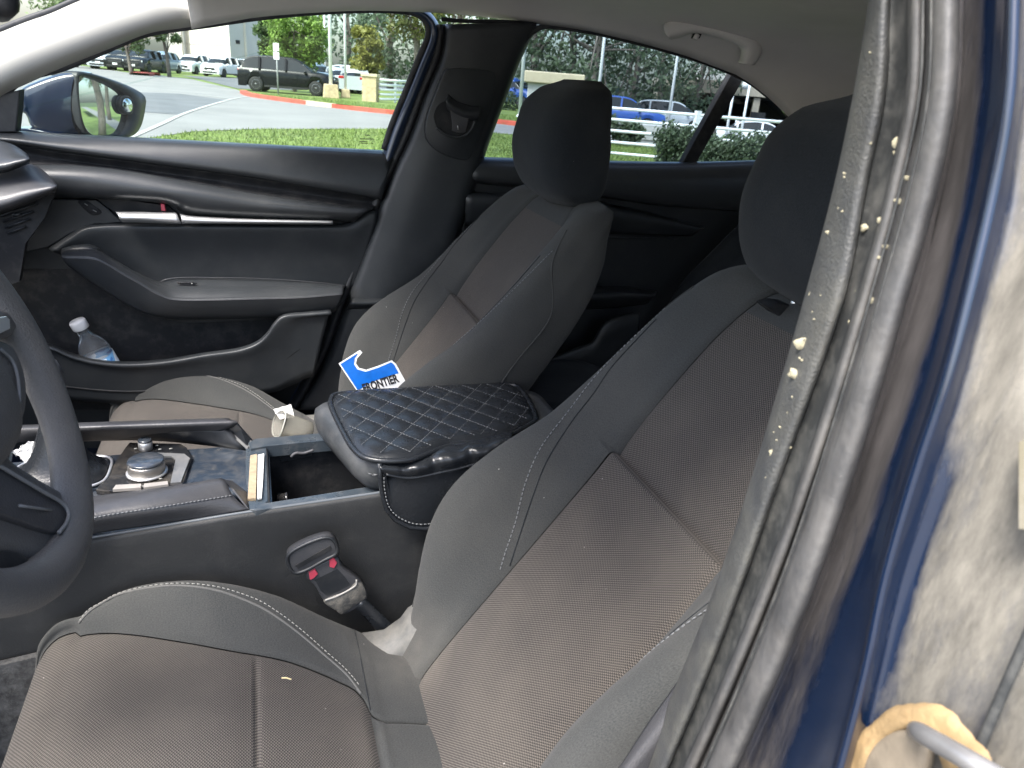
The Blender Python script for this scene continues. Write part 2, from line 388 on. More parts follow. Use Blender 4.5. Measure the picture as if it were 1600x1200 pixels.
# ---- cushion : height field over x, rolled front edge
CZ=[(-.27,.488),(-.24,.503),(-.20,.510),(-.12,.508),(-.03,.503),(.03,.490),(.09,.468),(.12,.455),(.20,.430),(.30,.41)]
CC=[(-.27,.497),(-.235,.527),(-.186,.550),(-.13,.554),(-.07,.545),(0,.520),(.06,.482),(.12,.446),(.20,.405),(.30,.37)]
CWI=[(-.30,.262),(-.24,.243),(-.17,.217),(-.108,.190),(-.05,.163),(.008,.142),(.06,.118),(.085,.104),(.098,.085),(.104,.06),(.12,.05),(.3,.05)]
CWC=[(-.27,.258),(-.2,.256),(-.1,.250),(0,.236),(.1,.215),(.2,.20),(.3,.19)]
CWS=[(-.27,.272),(-.2,.280),(-.1,.278),(0,.262),(.1,.245),(.2,.235),(.3,.23)]
def roll(s):
    """s = distance travelled from the rear; returns x and drop, pitch"""
    x0=-.246; r=.055
    x=.27-s
    if x>=x0: return x,0.0,0.0
    a=(x0-x)/r
    if a<1.35: return x0-r*math.sin(a), r*(1-math.cos(a)), a
    ex=(a-1.35)*r
    return x0-r*math.sin(1.35)-ex*math.cos(1.35), r*(1-math.cos(1.35))+ex*math.sin(1.35),1.35
def cush_sec(s):
    x,dz,a=roll(s); xx=max(x,-.246)
    z=interp(CZ,xx); c=interp(CC,xx); wi=interp(CWI,x if a==0 else -.27-a*.02); wc=interp(CWC,xx); ws=interp(CWS,xx)-.010*min(a,1.4)
    wi=min(wi,ws-.012); wc=max(wc,wi+.004); wc=min(wc,ws-.006)
    g=-.007*math.exp(-((x+.03)/.0028)**2)-.003*math.exp(-((x+.036)/.012)**2)
    if .09<x<.125: g-=.006*math.exp(-((x-.104)/.006)**2)
    return x,dz,z,c,wi,wc,ws,g
def cp(x,z,w): return Vector((x,SO.y+w,z))
ss=[];s=0
while s<.66:
    ss.append(s); x=.27-s; s+=.0025 if (abs(x+.03)<.02 or abs(x-.104)<.016) else .0075
cpan=[];cpuv=[];cb={1:[],-1:[]};cbuv={1:[],-1:[]};kin=None
for i,s in enumerate(ss):
    x,dz,z,c,wi,wc,ws,g=cush_sec(s)
    row=[]
    for k in range(NI+1):
        f=-1+2*k/NI
        zz=z+g*(1-abs(f)**8)-dz+.006*(1-f*f)*(1 if dz==0 else max(0,1-dz*30))-.005*math.exp(-((1-abs(f))/.04)**2)
        row.append(cp(x,zz,wi*f)); cpuv.append((wi*f+.3,s))
    cpan.append(row)
    if x<.104 and kin is None: kin=i
    h=max(c-z,.002)
    P=[(wi,z-.003),(wi+.003,z+.002),(wi+(wc-wi)*.35,z+h*.45),(wi+(wc-wi)*.7,z+h*.85),(wc,c),(wc+(ws-wc)*.7,c-.010),(ws,c-.035),(ws+.002,c-.08),(ws-.006,.37),(ws-.03,.345)]
    ps=spline([Vector((a_,b_-dz*(1 if j_<8 else .2),0)) for j_,(a_,b_) in enumerate(P)],48)
    for sd in (1,-1):
        r=[];acc=0
        for k,p in enumerate(ps):
            r.append(cp(x,p.y,p.x*sd)); 
            if k: acc+=(ps[k]-ps[k-1]).length
            cbuv[sd].append((acc,s))
        cb[sd].append(r)
m=MB(); m.grid(cpan[kin:],uvs=cpuv[kin*(NI+1):]); m.build('cushion_panel',M_mesh,seat)
m=MB(); m.grid(cpan[:kin+1],uvs=cpuv[:(kin+1)*(NI+1)])
for sd in (1,-1): m.grid(cb[sd],uvs=cbuv[sd])
m.build('cushion',M_cloth,seat)
def surf_c(x,f,s,off=.0008):
    sx=.27-x; x_,dz,z,c,wi,wc,ws,g=cush_sec(sx); h=max(c-z,.002)
    P=[(wi,z-.003),(wi+.003,z+.002),(wi+(wc-wi)*.35,z+h*.45),(wi+(wc-wi)*.7,z+h*.85),(wc,c),(wc+(ws-wc)*.7,c-.010),(ws,c-.035),(ws+.002,c-.08)]
    ps=spline([Vector((a_,b_-dz,0)) for a_,b_ in P],120); X=wi+(wc-wi)*f
    for i in range(1,119):
        if ps[i].x>=X:
            a,b=ps[i-1],ps[i]; t=(b-a).normalized(); n=Vector((-t.y,t.x,0)); p=b+n*off; return cp(x_,p.y,p.x*s)
    return cp(x_,ps[-1].y,ps[-1].x*s)
cseam=((-.246,.55),(-.235,.75),(-.22,.9),(-.19,.95),(-.135,.93),(-.08,.86),(-.03,.74),(.0,.62),(.03,.47),(.06,.27),(.08,.12),(.095,.0))
for s in (1,-1):
    stitches([surf_c(x,min(1.3,f+.10),s,.0006) for x,f in cseam],r=.0006).build('stitching',M_stitch,seat)
    m=MB(); m.tube(spline([surf_c(x,f,s,0) for x,f in cseam],70),.0017,n=6); m.build('piping',M_pipe,seat)
m=MB(); m.tube([surf_c(.103,f,1,.0) for f in (0,.2,.4,.6,.8,1.0,1.1)],.0009,n=5); m.build('seam',M_dcloth,seat); m=MB(); m.tube([surf_c(.103,f,-1,.0) for f in (0,.2,.4,.6,.8,1.0,1.1)],.0009,n=5); m.build('seam',M_dcloth,seat)
# ---- head restraint (front lean already upright)
HF=[(.996,.588),(1.010,.560),(1.035,.541),(1.06,.530),(1.10,.525),(1.14,.532),(1.175,.543),(1.203,.574),(1.220,.612)]
HR=[(.996,.63),(1.0,.655),(1.03,.668),(1.06,.672),(1.10,.672),(1.14,.668),(1.175,.668),(1.203,.665),(1.220,.655)]
HW=[(.996,.102),(1.010,.120),(1.03,.127),(1.06,.129),(1.10,.130),(1.14,.124),(1.175,.116),(1.203,.102),(1.220,.060)]
rows=[];zz=.996
zl=[.996,.9985,1.002,1.006]+[1.01+.008*i for i in range(1,24)]+[1.197,1.202,1.207,1.211,1.214,1.217,1.2195]
for z in zl:
    xf,xr,hw=interp(HF,z),interp(HR,z),interp(HW,z); xc=(xf+xr)/2; hx=(xr-xf)/2; r=[]
    for k in range(40):
        a=2*math.pi*k/40; e=.54
        cx=math.copysign(abs(math.cos(a))**e,math.cos(a)); sy=math.copysign(abs(math.sin(a))**e,math.sin(a))
        dipz=-.010*max(0,1-abs(sy)*1.0)*max(0,-cx)*max(0,(1.06-z)/.08) if z<1.06 else 0   # V shaped lower front
        r.append(Vector((xc+hx*cx,SO.y+hw*sy,z+dipz)))
    rows.append(r)
m=MB(); m.grid(rows,closed=True,cap0=True,cap1=True); m.build('head_restraint',M_dcloth,seat)
def hsurf(z,a):
    xf,xr,hw=interp(HF,z),interp(HR,z),interp(HW,z); xc=(xf+xr)/2; hx=(xr-xf)/2; e=.62
    cx=math.copysign(abs(math.cos(a))**e,math.cos(a)); sy=math.copysign(abs(math.sin(a))**e,math.sin(a))
    return Vector((xc+hx*cx*1.004,SO.y+hw*sy*1.004,z))
for s in (1,-1):
    stitches([hsurf(z,math.pi+s*.75) for z in (1.035,1.07,1.10,1.14,1.17,1.195)]).build('stitching',M_leath,seat)
    m=MB(); m.tube(spline([hsurf(z,math.pi+s*.82) for z in (1.03,1.07,1.10,1.14,1.17,1.2)],30),.0013,n=5); m.build('head_restraint_seam',M_pipe,seat)
for s in (1,-1):
    m=MB(); m.tube([(.645,SO.y+.062*s,1.03),(.607,SO.y+.062*s,.985),(.575,SO.y+.062*s,.945)],.006,n=10); m.build('head_restraint_post',M_chrome,seat)
    m=MB(); m.lathe([(.013,0),(.016,.004),(.013,.012),(.007,.014)],c=seatp(.295,-.045+topv(.295),.062*s),axis=UD,n=16); m.build('post_guide',M_plas,seat)
# plastic recliner shield and hinge on the inner flank
m=MB()
pts=[PY(x,y,-.165) for x,y in ((565,990),(600,984),(625,966),(637,950),(664,934),(672,985),(688,1030),(715,1090),(640,1100),(585,1040))]
m.poly(pts,(0,-.05,0),inset=.004,depth2=.003)
M_dusty=mat('dusty_grey_plastic',(.085,.085,.082),.6,bump=.2,bscale=200,var=.2,vscale=30,dust=.5,dscale=28,dcol=(.20,.19,.165),dthr=.5)
m.build('recliner_cover',M_dusty,seat)
m=MB(); m.tube([PY(x,y,-.15) for x,y in ((575,992),(610,985),(640,966),(665,955))],.0022,n=8); m.build('trim_edge',M_dusty,seat)
# small airbag tag on the outer bolster
m=MB(); t=surf_side(-.13,1.9,-1,.002); m.box(t+Vector((-.003,-.002,0)),(.003,.003,.03),Matrix.Rotation(R(37),3,'Y')); m.build('fabric_label',M_white,seat)
# ---- second seat : copy the part and every sub-part
seat2=seat.copy(); col.objects.link(seat2); seat2.parent=car
for ch in list(seat.children):
    c=ch.copy(); col.objects.link(c); c.parent=seat2
seat2.location=(-.027,.77,0)
seat2['label']='passenger seat in grey cloth, beyond the centre console'
# ---- helper for slabs traced on a plane Y
def slab(px,Y,d=.02,inset=.003,bump=.003,n=None,m=None,mi=0,smooth=True):
    pts=[PY(p[0],p[1],Y) for p in px]
    if n: pts=spline(pts,n,closed=True)
    m=m or MB(); m.poly(pts,(0,d,0),mi=mi,inset=inset,depth2=bump); return m
def surf(name,rows,mt,parent,n=60,sub=6,th=.004,lab=None,ang=None):
    m=MB(); m.grid(loft(rows,n,sub)); o=m.build(name,mt,parent,recalc=False,solid=th,angle=ang); 
    if lab:o['label']=lab
    return o
# ---------------------------------------------------------------- front door of the far side
base=[(-160,200),(0,205),(230,219),(420,229),(607,239),(600,300),(585,360),(552,450),(530,500),(505,570),(470,612),(400,700),(-160,700)]
door=slab(base,.716,.03).build('door_panel',M_door,car,smooth=False)
door['label']='front passenger door trim with armrest and water bottle pocket'
surf('upper_trim',[([(-160,201),(0,205),(230,217),(420,227),(600,236),(606,238)],.735),([(-160,204),(0,207),(230,219.5),(420,230),(600,239.5),(608,242)],.71),([(-160,207),(0,212),(230,228),(420,240),(600,251),(609,254)],.69),([(-160,210),(0,218),(100,232),(250,252),(400,272),(540,295),(598,304)],.675),([(-160,216),(0,224),(100,238),(250,258),(400,278),(540,301),(596,310)],.70)],M_pad,door)
surf('shaded_accent_trim',[([(-160,216),(0,224),(100,238),(250,258),(400,278),(540,301),(596,310)],.695),([(-160,240),(0,236),(100,250),(250,270),(400,291),(540,312),(592,318)],.705),([(-160,262),(0,260),(70,258),(130,260),(200,268),(300,285),(400,304),(500,318),(585,326)],.69)],M_dark,door)  # near-black accent, shade of the recess below the upper trim painted in
surf('padded_trim',[([(-160,262),(0,260),(60,258),(130,259),(200,266),(300,284),(400,303),(500,318),(584,325)],.70),([(-160,266),(0,264),(60,262),(130,264),(200,272),(300,290),(400,307),(500,320),(580,327)],.672),([(-160,280),(0,278),(60,276),(130,280),(200,290),(300,303),(400,318),(500,327),(572,331)],.655),([(-160,303),(0,298),(70,298),(150,304),(220,308),(262,312),(290,322),(320,328),(400,334),(490,338),(560,340)],.662),([(-160,312),(0,307),(80,307),(160,310),(220,313),(264,318),(284,330),(310,335),(400,341),(480,344),(552,346)],.69)],M_pad,door)
m=slab([(-60,308),(20,310),(90,311),(150,312),(166,324),(190,346),(170,349),(148,350),(112,364),(76,386),(30,396),(-60,398)],.698,.02,inset=.002,bump=.002); m.build('switch_plate',M_door,door,smooth=False)
m=slab([(122,314),(133,313),(150,324),(159,332),(150,336),(140,334),(124,319)],.694,.004,.0008,.0012,n=30); sw=m.build('seat_switch',M_dark,door)
m=MB()
for cx,cy in ((135,319),(148,329)): m.tube([PY(cx-3,cy-1,.690),PY(cx+2,cy+1,.690)],.0009,n=5)
m=MB(); m.tube([PY(132,318,.690),PY(137,321,.690)],.0010,n=5); m.build('symbol',M_stitch,door)
m=MB(); m.tube([PY(145,328,.690),PY(151,331,.690)],.0010,n=5); m.build('symbol',M_stitch,door)
slab([(152,311),(200,313),(262,322),(280,337),(188,335),(168,324)],.696,.03,.0,.0).build('handle_recess',M_dark,door,smooth=False)
surf('door_handle',[([(181,332),(220,332),(250,333),(274,333)],.672),([(184,335),(220,336),(250,336),(277,336)],.655),([(187,342),(220,342),(250,344),(281,346)],.652),([(191,346),(220,347),(250,348),(283,349)],.665)],M_chrome,door,n=20,sub=4,th=.003)
slab([(251,318),(257,319),(259,330),(252,329)],.682,.012,.001,.002).build('lock_lever',M_red,door,smooth=False)
surf('metal_strip',[([(281,335),(300,338),(340,340),(400,342.5),(520,345)],.672),([(283,339),(300,341),(340,343),(400,344.5),(520,346.2)],.655),([(284,347),(300,347),(340,347.5),(400,347.5),(520,348.5)],.655),([(285,349.5),(300,349),(340,349),(400,349.5),(520,350)],.672)],M_chrome,door,n=30,sub=3,th=.002)
surf('lower_trim',[([(76,388),(110,366),(148,351),(280,350),(400,350.5),(520,351),(548,347),(572,329),(592,327)],.702),([(80,392),(112,370),(150,354),(280,353),(400,353.5),(522,354),(550,350),(574,333),(590,332)],.690),([(86,394),(115,375),(155,361),(280,360),(400,361),(524,362),(553,362),(575,350),(587,350)],.686),([(98,398),(120,392),(170,392),(280,395),(400,397),(520,400),(545,400),(565,398),(572,398)],.694),([(120,405),(170,430),(240,447),(290,447),(400,448),(470,448),(520,448),(540,448),(553,448)],.700)],M_door,door,n=80,sub=6)
# armrest
surf('armrest',[([(98,388),(115,384),(145,384),(158,392),(172,408),(210,424),(250,440),(290,434),(400,435),(470,439),(540,446)],.704),([(97,391),(115,389),(145,390),(165,399),(185,413),(215,429),(250,446),(290,446),(400,447),(470,447),(538,448)],.672),([(96,395),(115,393),(148,393),(170,403),(195,417),(222,433),(252,449),(290,454),(400,454),(470,453),(537,449)],.642),([(96,400),(120,400),(145,401),(165,409),(190,423),(220,440),(250,457),(285,466),(400,464),(470,462),(536,457)],.622),([(98,404),(120,404),(145,407),(165,415),(190,430),(220,447),(250,464),(285,471),(400,469),(470,467),(535,461)],.618),([(105,412),(125,425),(150,440),(175,455),(200,470),(222,480),(245,488),(280,490),(400,488),(470,485),(528,478)],.630),([(110,416),(130,430),(155,447),(178,462),(203,477),(226,488),(250,494),(280,498),(400,496),(470,492),(523,486)],.655),([(110,412),(130,426),(155,443),(178,458),(203,473),(226,484),(250,490),(280,494),(400,492),(470,488),(523,482)],.71)],M_pad,door,n=90,sub=6)
m=MB(); m.tube(spline([PY(x,y,Y) for x,y,Y in ((98,403,.6165),(145,405,.6165),(165,413,.6165),(190,428,.6165),(220,445,.6165),(250,462,.6165),(285,469.5,.6165),(400,467.5,.6165),(470,465.5,.6165),(535,460,.6165))],70),.0016,n=6); m.build('piping',M_leath,door)
m=MB(); m.tube(spline([PY(x,y,.690) for x,y in ((249,441),(262,436),(290,433.5),(340,434),(345,434),(400,435),(470,439),(540,446))],50),.0011,n=6); m.build('switch_panel_edge',M_leath,door)
slab([(276,441),(300,441),(308,443),(304,446),(280,445)],.664,.003,.0005,.001).build('window_switch',M_glossblk,door,smooth=False)
m=MB(); m.tube([PY(299,443,.662),PY(301,443.3,.662)],.0012,n=5); m.build('symbol',M_stitch,door)
m=MB(); m.tube([PY(96,398,.64),PY(96,392,.66),PY(100,387,.68)],.006,n=8)
# hand grip at the front of the armrest
surf('door_grip',[([(100,388),(115,384),(140,383),(155,388),(162,396)],.70),([(100,391),(118,386),(138,385),(152,391),(160,402)],.665),([(104,396),(120,392),(138,391),(150,396),(158,404)],.655)],M_door,door,n=24,sub=4)
# pocket
lip=[(60,535),(85,541),(110,552),(150,562),(200,566),(260,562),(320,552),(370,545),(400,535),(418,520),(430,503),(445,491),(480,487),(517,484)]
def sh(p,dx,dy): return [(x+dx,y+dy) for x,y in p]
surf('door_pocket',[(lip,.64),(sh(lip,0,1),.628),(sh(lip,0,3),.617),(sh(lip,1,7),.614),([(60,545),(85,552),(110,566),(150,577),(200,583),(260,582),(330,577),(390,566),(430,548),(450,527),(462,512),(478,502),(495,498),(512,497)],.622),([(60,620),(85,622),(110,625),(150,628),(200,630),(260,630),(330,625),(390,618),(430,612),(445,606),(455,602),(465,598),(475,592),(490,588)],.632)],M_door,door,n=80,sub=5)
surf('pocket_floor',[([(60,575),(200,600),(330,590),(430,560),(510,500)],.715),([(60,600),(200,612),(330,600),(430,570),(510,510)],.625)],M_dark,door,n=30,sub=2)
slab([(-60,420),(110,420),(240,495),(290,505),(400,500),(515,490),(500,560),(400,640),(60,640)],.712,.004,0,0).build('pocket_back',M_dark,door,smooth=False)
# window frame and glass (front)
fin=[(-120,205),(0,205),(27,205),(230,218),(420,228),(598,236),(612,190),(640,120),(663,60),(668,40),(655,25),(620,18),(560,17),(480,20),(400,27),(330,37),(230,52),(100,105),(40,122),(0,150),(-120,215)]
def ringstrip(path,Y,wd,dep,name,mt,parent,flat=.5):
    P=spline([PY(x,y,Y) for x,y in path],max(30,len(path)*8)); m=MB(); m.tube(P,wd,n=8,flat=flat,upv=(0,1,0)); return m.build(name,mt,parent)
ringstrip([(-140,225),(-60,185),(0,150),(40,122),(100,105),(160,80),(230,52),(330,37),(400,27),(480,19),(560,15),(620,16),(652,22),(668,38),(668,60),(655,90),(635,140),(612,196),(600,234)],.70,.007,0,'window_seal',M_rub,door)
surf('window_frame',[([(640,8),(668,18),(684,38),(686,62),(672,105),(652,158),(632,210),(612,262),(596,315)],.712),([(640,14),(664,24),(678,42),(678,64),(662,103),(643,152),(622,203),(606,250),(590,300)],.690),([(620,17),(655,25),(667,41),(666,62),(652,98),(632,146),(611,197),(598,238),(588,290)],.712)],M_frame,door,n=50,sub=4)
slab([(-160,214),(0,206),(235,219),(600,238),(668,60),(655,22),(620,14),(480,17),(330,34),(100,102),(0,146),(-160,220)],.745,.0035,0,0).build('window_glass',M_glass,door,smooth=False)
slab([(-40,160),(0,148),(32,140),(30,170),(26,206),(0,207),(-60,205)],.70,.03,.003,.003).build('mirror_sail_trim',M_plas,door,smooth=False)
# etched glass mark
m=MB()
for y0,xs in ((211,((570,578),)),(217,((562,585),)),(221,((561,574),)),(223.5,((561,575),(580,583)))):
    for a,b in xs: m.tube([PY(a,y0,.7445),PY(b,y0+.4,.7445)],.0008,n=4)
m.build('etched_mark',M_dark,door,label='small etched maker mark in the lower rear corner of the glass')
# ---------------------------------------------------------------- outside mirror
mir=slab([(33,141),(55,128),(90,116),(118,112),(130,118),(124,135),(122,165),(126,195),(138,214),(100,213),(53,200),(42,180),(33,172)],.86,.12,.010,.02,n=60).build('side_mirror',M_navy,car,angle=50)
mir['label']='outside mirror in dark blue paint beyond the passenger window'
mo=[(118,113),(135,113),(165,121),(200,134),(226,150),(227,170),(220,198),(205,213),(170,215),(140,214),(127,198),(120,165),(118,130)]
mi_=[(124,121),(137,120),(162,128),(186,141),(197,152),(200,166),(197,190),(186,209),(165,213),(144,212),(131,198),(124,170),(121,140)]
def mpl(x,y,off=0):   # the mirror face: facing back and in toward the driver
    n=Vector((.80,-.55,0.025)).normalized(); p0=Vector((-.30,.90,1.09))+n*off; v=ray(x,y); t=(p0-CAM).dot(n)/v.dot(n); return CAM+v*t
mn=Vector((.80,-.55,0.025)).normalized()
o_=spline([mpl(x,y,.0) for x,y in mo],60,closed=True); i_=spline([mpl(x,y,.004) for x,y in mi_],60,closed=True); i2=spline([mpl(x,y,-.006) for x,y in mi_],60,closed=True)
back=[p-mn*.06 for p in o_]
m=MB(); m.grid([back,o_,[a.lerp(b,.5)+mn*.006 for a,b in zip(o_,i_)],i_,i2],closed=True); m.build('mirror_housing',M_plas,mir)
cM=sum(i2,Vector())/60; m=MB(); m.grid([[cM.lerp(p,f)+mn*((.0070-f*f*(p-cM).length_squared)/(2*1.1)) for p in i2] for f in (1,.85,.7,.55,.4,.25,.1,.01)],closed=True,cap1=True); M_mirror=mat('mirror_silver',(.72,.78,.78),.03,metal=1); m.build('mirror_glass',M_mirror,mir,smooth=True,recalc=True)
bc=mpl(194,164,.0); m=MB(); m.lathe([(.021,-.004),(.021,.008),(.018,.011),(.0165,.010)],c=bc,axis=mn,n=28); m.build('blind_spot_mirror',M_rub,mir,label='small round stick-on blind spot mirror')
m=MB(); m.lathe([(.0165,.009),(.014,.011),(.008,.0128),(.0001,.0133)],c=bc,axis=mn,n=28); m.build('blind_spot_glass',M_mirror,mir)
slab([(27,200),(45,201),(95,210),(92,214),(27,212)],.80,.06,.004,.004).build('mirror_foot',M_navy,mir,smooth=False)
# ---------------------------------------------------------------- roof lining, pillars
EZ=[(-.10,1.257),(-.068,1.267),(.02,1.289),(.119,1.306),(.221,1.320),(.301,1.327),(.40,1.333),(.50,1.334),(.608,1.332),(.70,1.331),(.779,1.325),(.90,1.312),(1.002,1.297),(1.10,1.277),(1.154,1.263),(1.24,1.226),(1.32,1.18),(1.40,1.13),(1.6,1.02)]
CZr=[(-.10,1.345),(.2,1.375),(.5,1.385),(.9,1.385),(1.2,1.37),(1.4,1.33),(1.6,1.25)]
rows=[];orow=[]
for i in range(64):
    x=-.10+1.70*i/63; e=interp(EZ,x); c=interp(CZr,x); r=[]
    for y,f in ((.672,-.003),(.668,.02),(.655,.17),(.63,.38),(.59,.58),(.52,.76),(.42,.87),(.28,.95),(.12,.99),(0,1.0)):
        r.append(Vector((x,y,e+(c-e)*f)))
    full=r+[Vector((p.x,-p.y,p.z)) for p in reversed(r[:-1])]
    rows.append(full); orow.append([Vector((p.x,p.y*1.04,p.z+.035)) for p in full])
m=MB(); m.grid([spline(r,60) for r in rows]); lining=m.build('roof_lining',M_head,car,recalc=False,solid=.004)
m=MB(); m.grid([spline(r,40) for r in orow]); m.build('roof_panel',M_navy,car,recalc=False,solid=.004)
# screen pillar trim, pale
surf('windscreen_pillar_trim',[([(-200,262),(-80,200),(0,150),(40,130),(100,104),(165,78),(230,52),(280,44),(325,38)],.700),([(-200,225),(-80,172),(0,128),(40,108),(100,84),(165,60),(230,38),(280,26),(318,22)],.664),([(-200,170),(-80,125),(0,85),(40,68),(100,46),(165,22),(210,8),(250,-2),(303,8)],.665),([(-200,120),(-80,82),(0,50),(40,34),(80,20),(125,0),(180,-20),(240,-40),(290,-30)],.715)],M_apil,car,n=60,sub=6)
ringstrip([(-200,116),(-80,80),(0,47),(40,31),(80,17),(125,-2),(180,-22)],.712,.006,0,'windscreen_seal',M_rub,car)
# header seal above doors
ringstrip([(690,30),(730,33),(790,34),(838,38)],.668,.004,0,'trim_joint',M_dark,lining)
# rear view mirror edge
m=MB(); m.box(PY(-8,-28,-.05)+Vector((0,0,0)),(.03,.24,.07),Matrix.Rotation(R(15),3,'Z')); m.build('cabin_mirror',M_plas,car,bevel=.012)
# B pillar trim
def VP(path): return path
H=[(700,38),(698,60),(694,85),(686,108),(668,150),(645,213),(624,258),(602,310),(585,362),(566,415),(550,460),(535,500),(517,550),(492,600),(470,640)]
def dx(p,d): return [(x+(d[0] if isinstance(d,tuple) else d),y) for x,y in p]
W_=[(842,34),(838,42),(824,66),(808,100),(792,142),(770,200),(752,250),(735,305),(716,365),(706,410),(698,455),(692,495),(684,540),(676,600),(670,640)]
def mixp(f): return [(a[0]+(b[0]-a[0])*f,a[1]+(b[1]-a[1])*f) for a,b in zip(H,W_)]
surf('door_seal',[(dx(H,-22),.712),(dx(H,-15),.700),(dx(H,-9),.698),(dx(H,-4),.715)],M_rub,car,n=60,sub=4)
surf('door_seal',[(dx(H,-34),.722),(dx(H,-26),.715),(dx(H,-20),.716)],M_frame,car,n=60,sub=3)
bp_=surf('centre_pillar_trim',[(dx(H,-5),.715),(dx(H,-1),.690),(mixp(.03),.680),(mixp(.10),.674),(mixp(.35),.664),(mixp(.7),.664),(mixp(.93),.668),(mixp(1.0),.690),(dx(W_,2),.715)],M_door,car,n=70,sub=4)
gl=[(694,112),(705,107),(735,107),(764,110),(774,117),(772,142),(760,184),(744,224),(734,246),(722,250),(690,240),(670,224),(664,205),(668,178),(680,146)]
slab(gl,.6585,.01,.002,.003,n=70).build('belt_guide',M_door,bp_)
m=slab([(684,165),(700,158),(735,165),(742,178),(738,200),(722,212),(700,212),(684,200),(678,182)],.6535,.004,0,0,n=40); m.build('belt_opening',M_dark,bp_,smooth=False)
surf('belt_anchor',[([(700,148),(715,160),(735,167),(750,166)],.650),([(697,158),(712,170),(732,178),(750,178)],.638),([(699,170),(712,181),(730,187),(747,187)],.645)],M_plas,bp_,n=20,sub=4,th=.004)
m=MB(); m.tube(spline([PY(x,y,.648) for x,y in ((682,200),(700,212),(722,214),(736,203),(742,188))],30),.003,n=7); m.build('belt_guide_rim',M_pad,bp_)
M_web=mat('belt_webbing',(.045,.046,.05),.8,bump=.6,bscale=900)
surf('seat_belt',[([(703,158),(716,168),(734,174)],.645),([(704,175),(716,184),(732,188)],.640),([(706,190),(717,197),(730,198)],.646),([(706,204),(717,208),(728,207)],.653)],M_web,bp_,n=14,sub=4,th=.0015)
m=MB(); m.tube([PY(715,196,.643),PY(716,203,.645)],.0012,n=5); m.build('belt_glint',M_chrome,bp_)
# embossed word on the pillar
# fabric step in the pillar foot
surf('pillar_foot_trim',[([(548,466),(575,466),(612,464),(650,460),(690,455)],.668),([(546,474),(575,474),(612,472),(650,468),(690,463)],.655),([(542,482),(575,481),(612,479),(650,475),(690,470)],.668)],M_door,bp_,n=20,sub=4)
# ---------------------------------------------------------------- rear door on the far side
rb=[(742,249),(900,253),(1065,256),(1200,253),(1190,300),(1150,380),(1060,470),(1000,560),(900,640),(650,640),(680,500),(720,370)]
rdoor=slab(rb,.716,.03).build('door_panel',M_door,car,smooth=False); rdoor['label']='rear passenger door trim in shade behind the passenger seat'
surf('upper_trim',[([(740,246),(900,251),(1065,254),(1196,251)],.735),([(740,250),(900,255),(1065,258),(1196,255)],.70),([(738,262),(900,272),(1065,280),(1190,282)],.675),([(736,278),(900,296),(1040,315),(1180,325)],.672),([(736,284),(900,302),(1040,321),(1180,331)],.70)],M_pad,rdoor,n=50,sub=4)
surf('padded_trim',[([(730,300),(900,312),(1000,330),(1100,356)],.70),([(728,310),(900,325),(1000,340),(1095,358)],.668),([(726,350),(900,362),(1000,366),(1080,368)],.69)],M_door,rdoor,n=40,sub=4)
surf('metal_strip',[([(740,363),(950,370),(1000,371),(1060,372.5)],.672),([(740,366),(950,373),(1000,374),(1058,375)],.672)],M_plas,rdoor,n=20,sub=2,th=.002)
surf('armrest',[([(760,450),(930,450),(980,450),(1026,456)],.70),([(756,458),(930,458),(980,457),(1024,460)],.64),([(750,470),(930,467),(980,464),(1020,464)],.63),([(750,490),(930,482),(980,478),(1010,474)],.70)],M_pad,rdoor,n=30,sub=4)
surf('door_pocket',[([(860,560),(900,545),(925,535),(940,510),(960,498),(1000,490)],.64),([(860,564),(900,549),(926,539),(942,514),(962,502),(1000,494)],.62),([(860,600),(900,600),(930,590),(950,570),(980,560),(1000,550)],.63)],M_door,rdoor,n=30,sub=3)
rw=[(750,247),(760,200),(790,120),(815,70),(840,45),(870,42),(950,55),(1080,90),(1160,122),(1200,150),(1225,170),(1234,195),(1222,220),(1200,245),(1192,252)]
ringstrip(rw,.675,.006,0,'window_seal',M_rub,rdoor)
slab([(748,249),(758,200),(788,120),(813,68),(838,43),(870,40),(950,53),(1080,88),(1160,120),(1205,150),(1236,190),(1222,225),(1196,254),(1065,257)],.745,.0035,0,0).build('window_glass',M_tint,rdoor,smooth=False)
slab([(1143,114),(1163,120),(1086,258),(1064,258)],.722,.02,.002,.002).build('window_divider',M_dark,rdoor,smooth=False)
# rear quarter trim
surf('rear_pillar_trim',[([(1160,118),(1205,148),(1230,168),(1239,196),(1226,222),(1203,250),(1190,262)],.672),([(1170,112),(1212,143),(1240,165),(1250,196),(1238,226),(1215,256),(1205,275)],.665),([(1190,108),(1232,136),(1268,165),(1285,200),(1275,240),(1250,285),(1235,330)],.655),([(1200,98),(1250,125),(1300,165),(1320,215),(1310,260),(1290,310),(1270,360)],.665)],M_head,car,n=40,sub=5)
# rear seat
rs=surf('rear_seat',[([(880,700),(960,620),(1010,540),(1060,450),(1110,395),(1180,325),(1240,270)],.60),([(900,690),(985,600),(1030,530),(1080,450),(1130,400),(1200,330),(1260,280)],.585),([(950,690),(1010,610),(1060,540),(1110,470),(1170,420),(1240,360),(1300,320)],.50),([(1050,760),(1110,680),(1160,610),(1200,550),(1260,500),(1320,440),(1400,400)],.1)],M_dcloth,car,n=40,sub=6)
m=MB(); m.grid(loft([([(800,600),(835,572),(880,562),(930,572),(975,600)],.55),([(780,640),(830,585),(880,575),(940,585),(990,640)],.50),([(740,740),(800,650),(880,640),(960,650),(1040,740)],.2)],30,5)); m.build('rear_cushion',M_dcloth,rs,recalc=False,solid=.004)
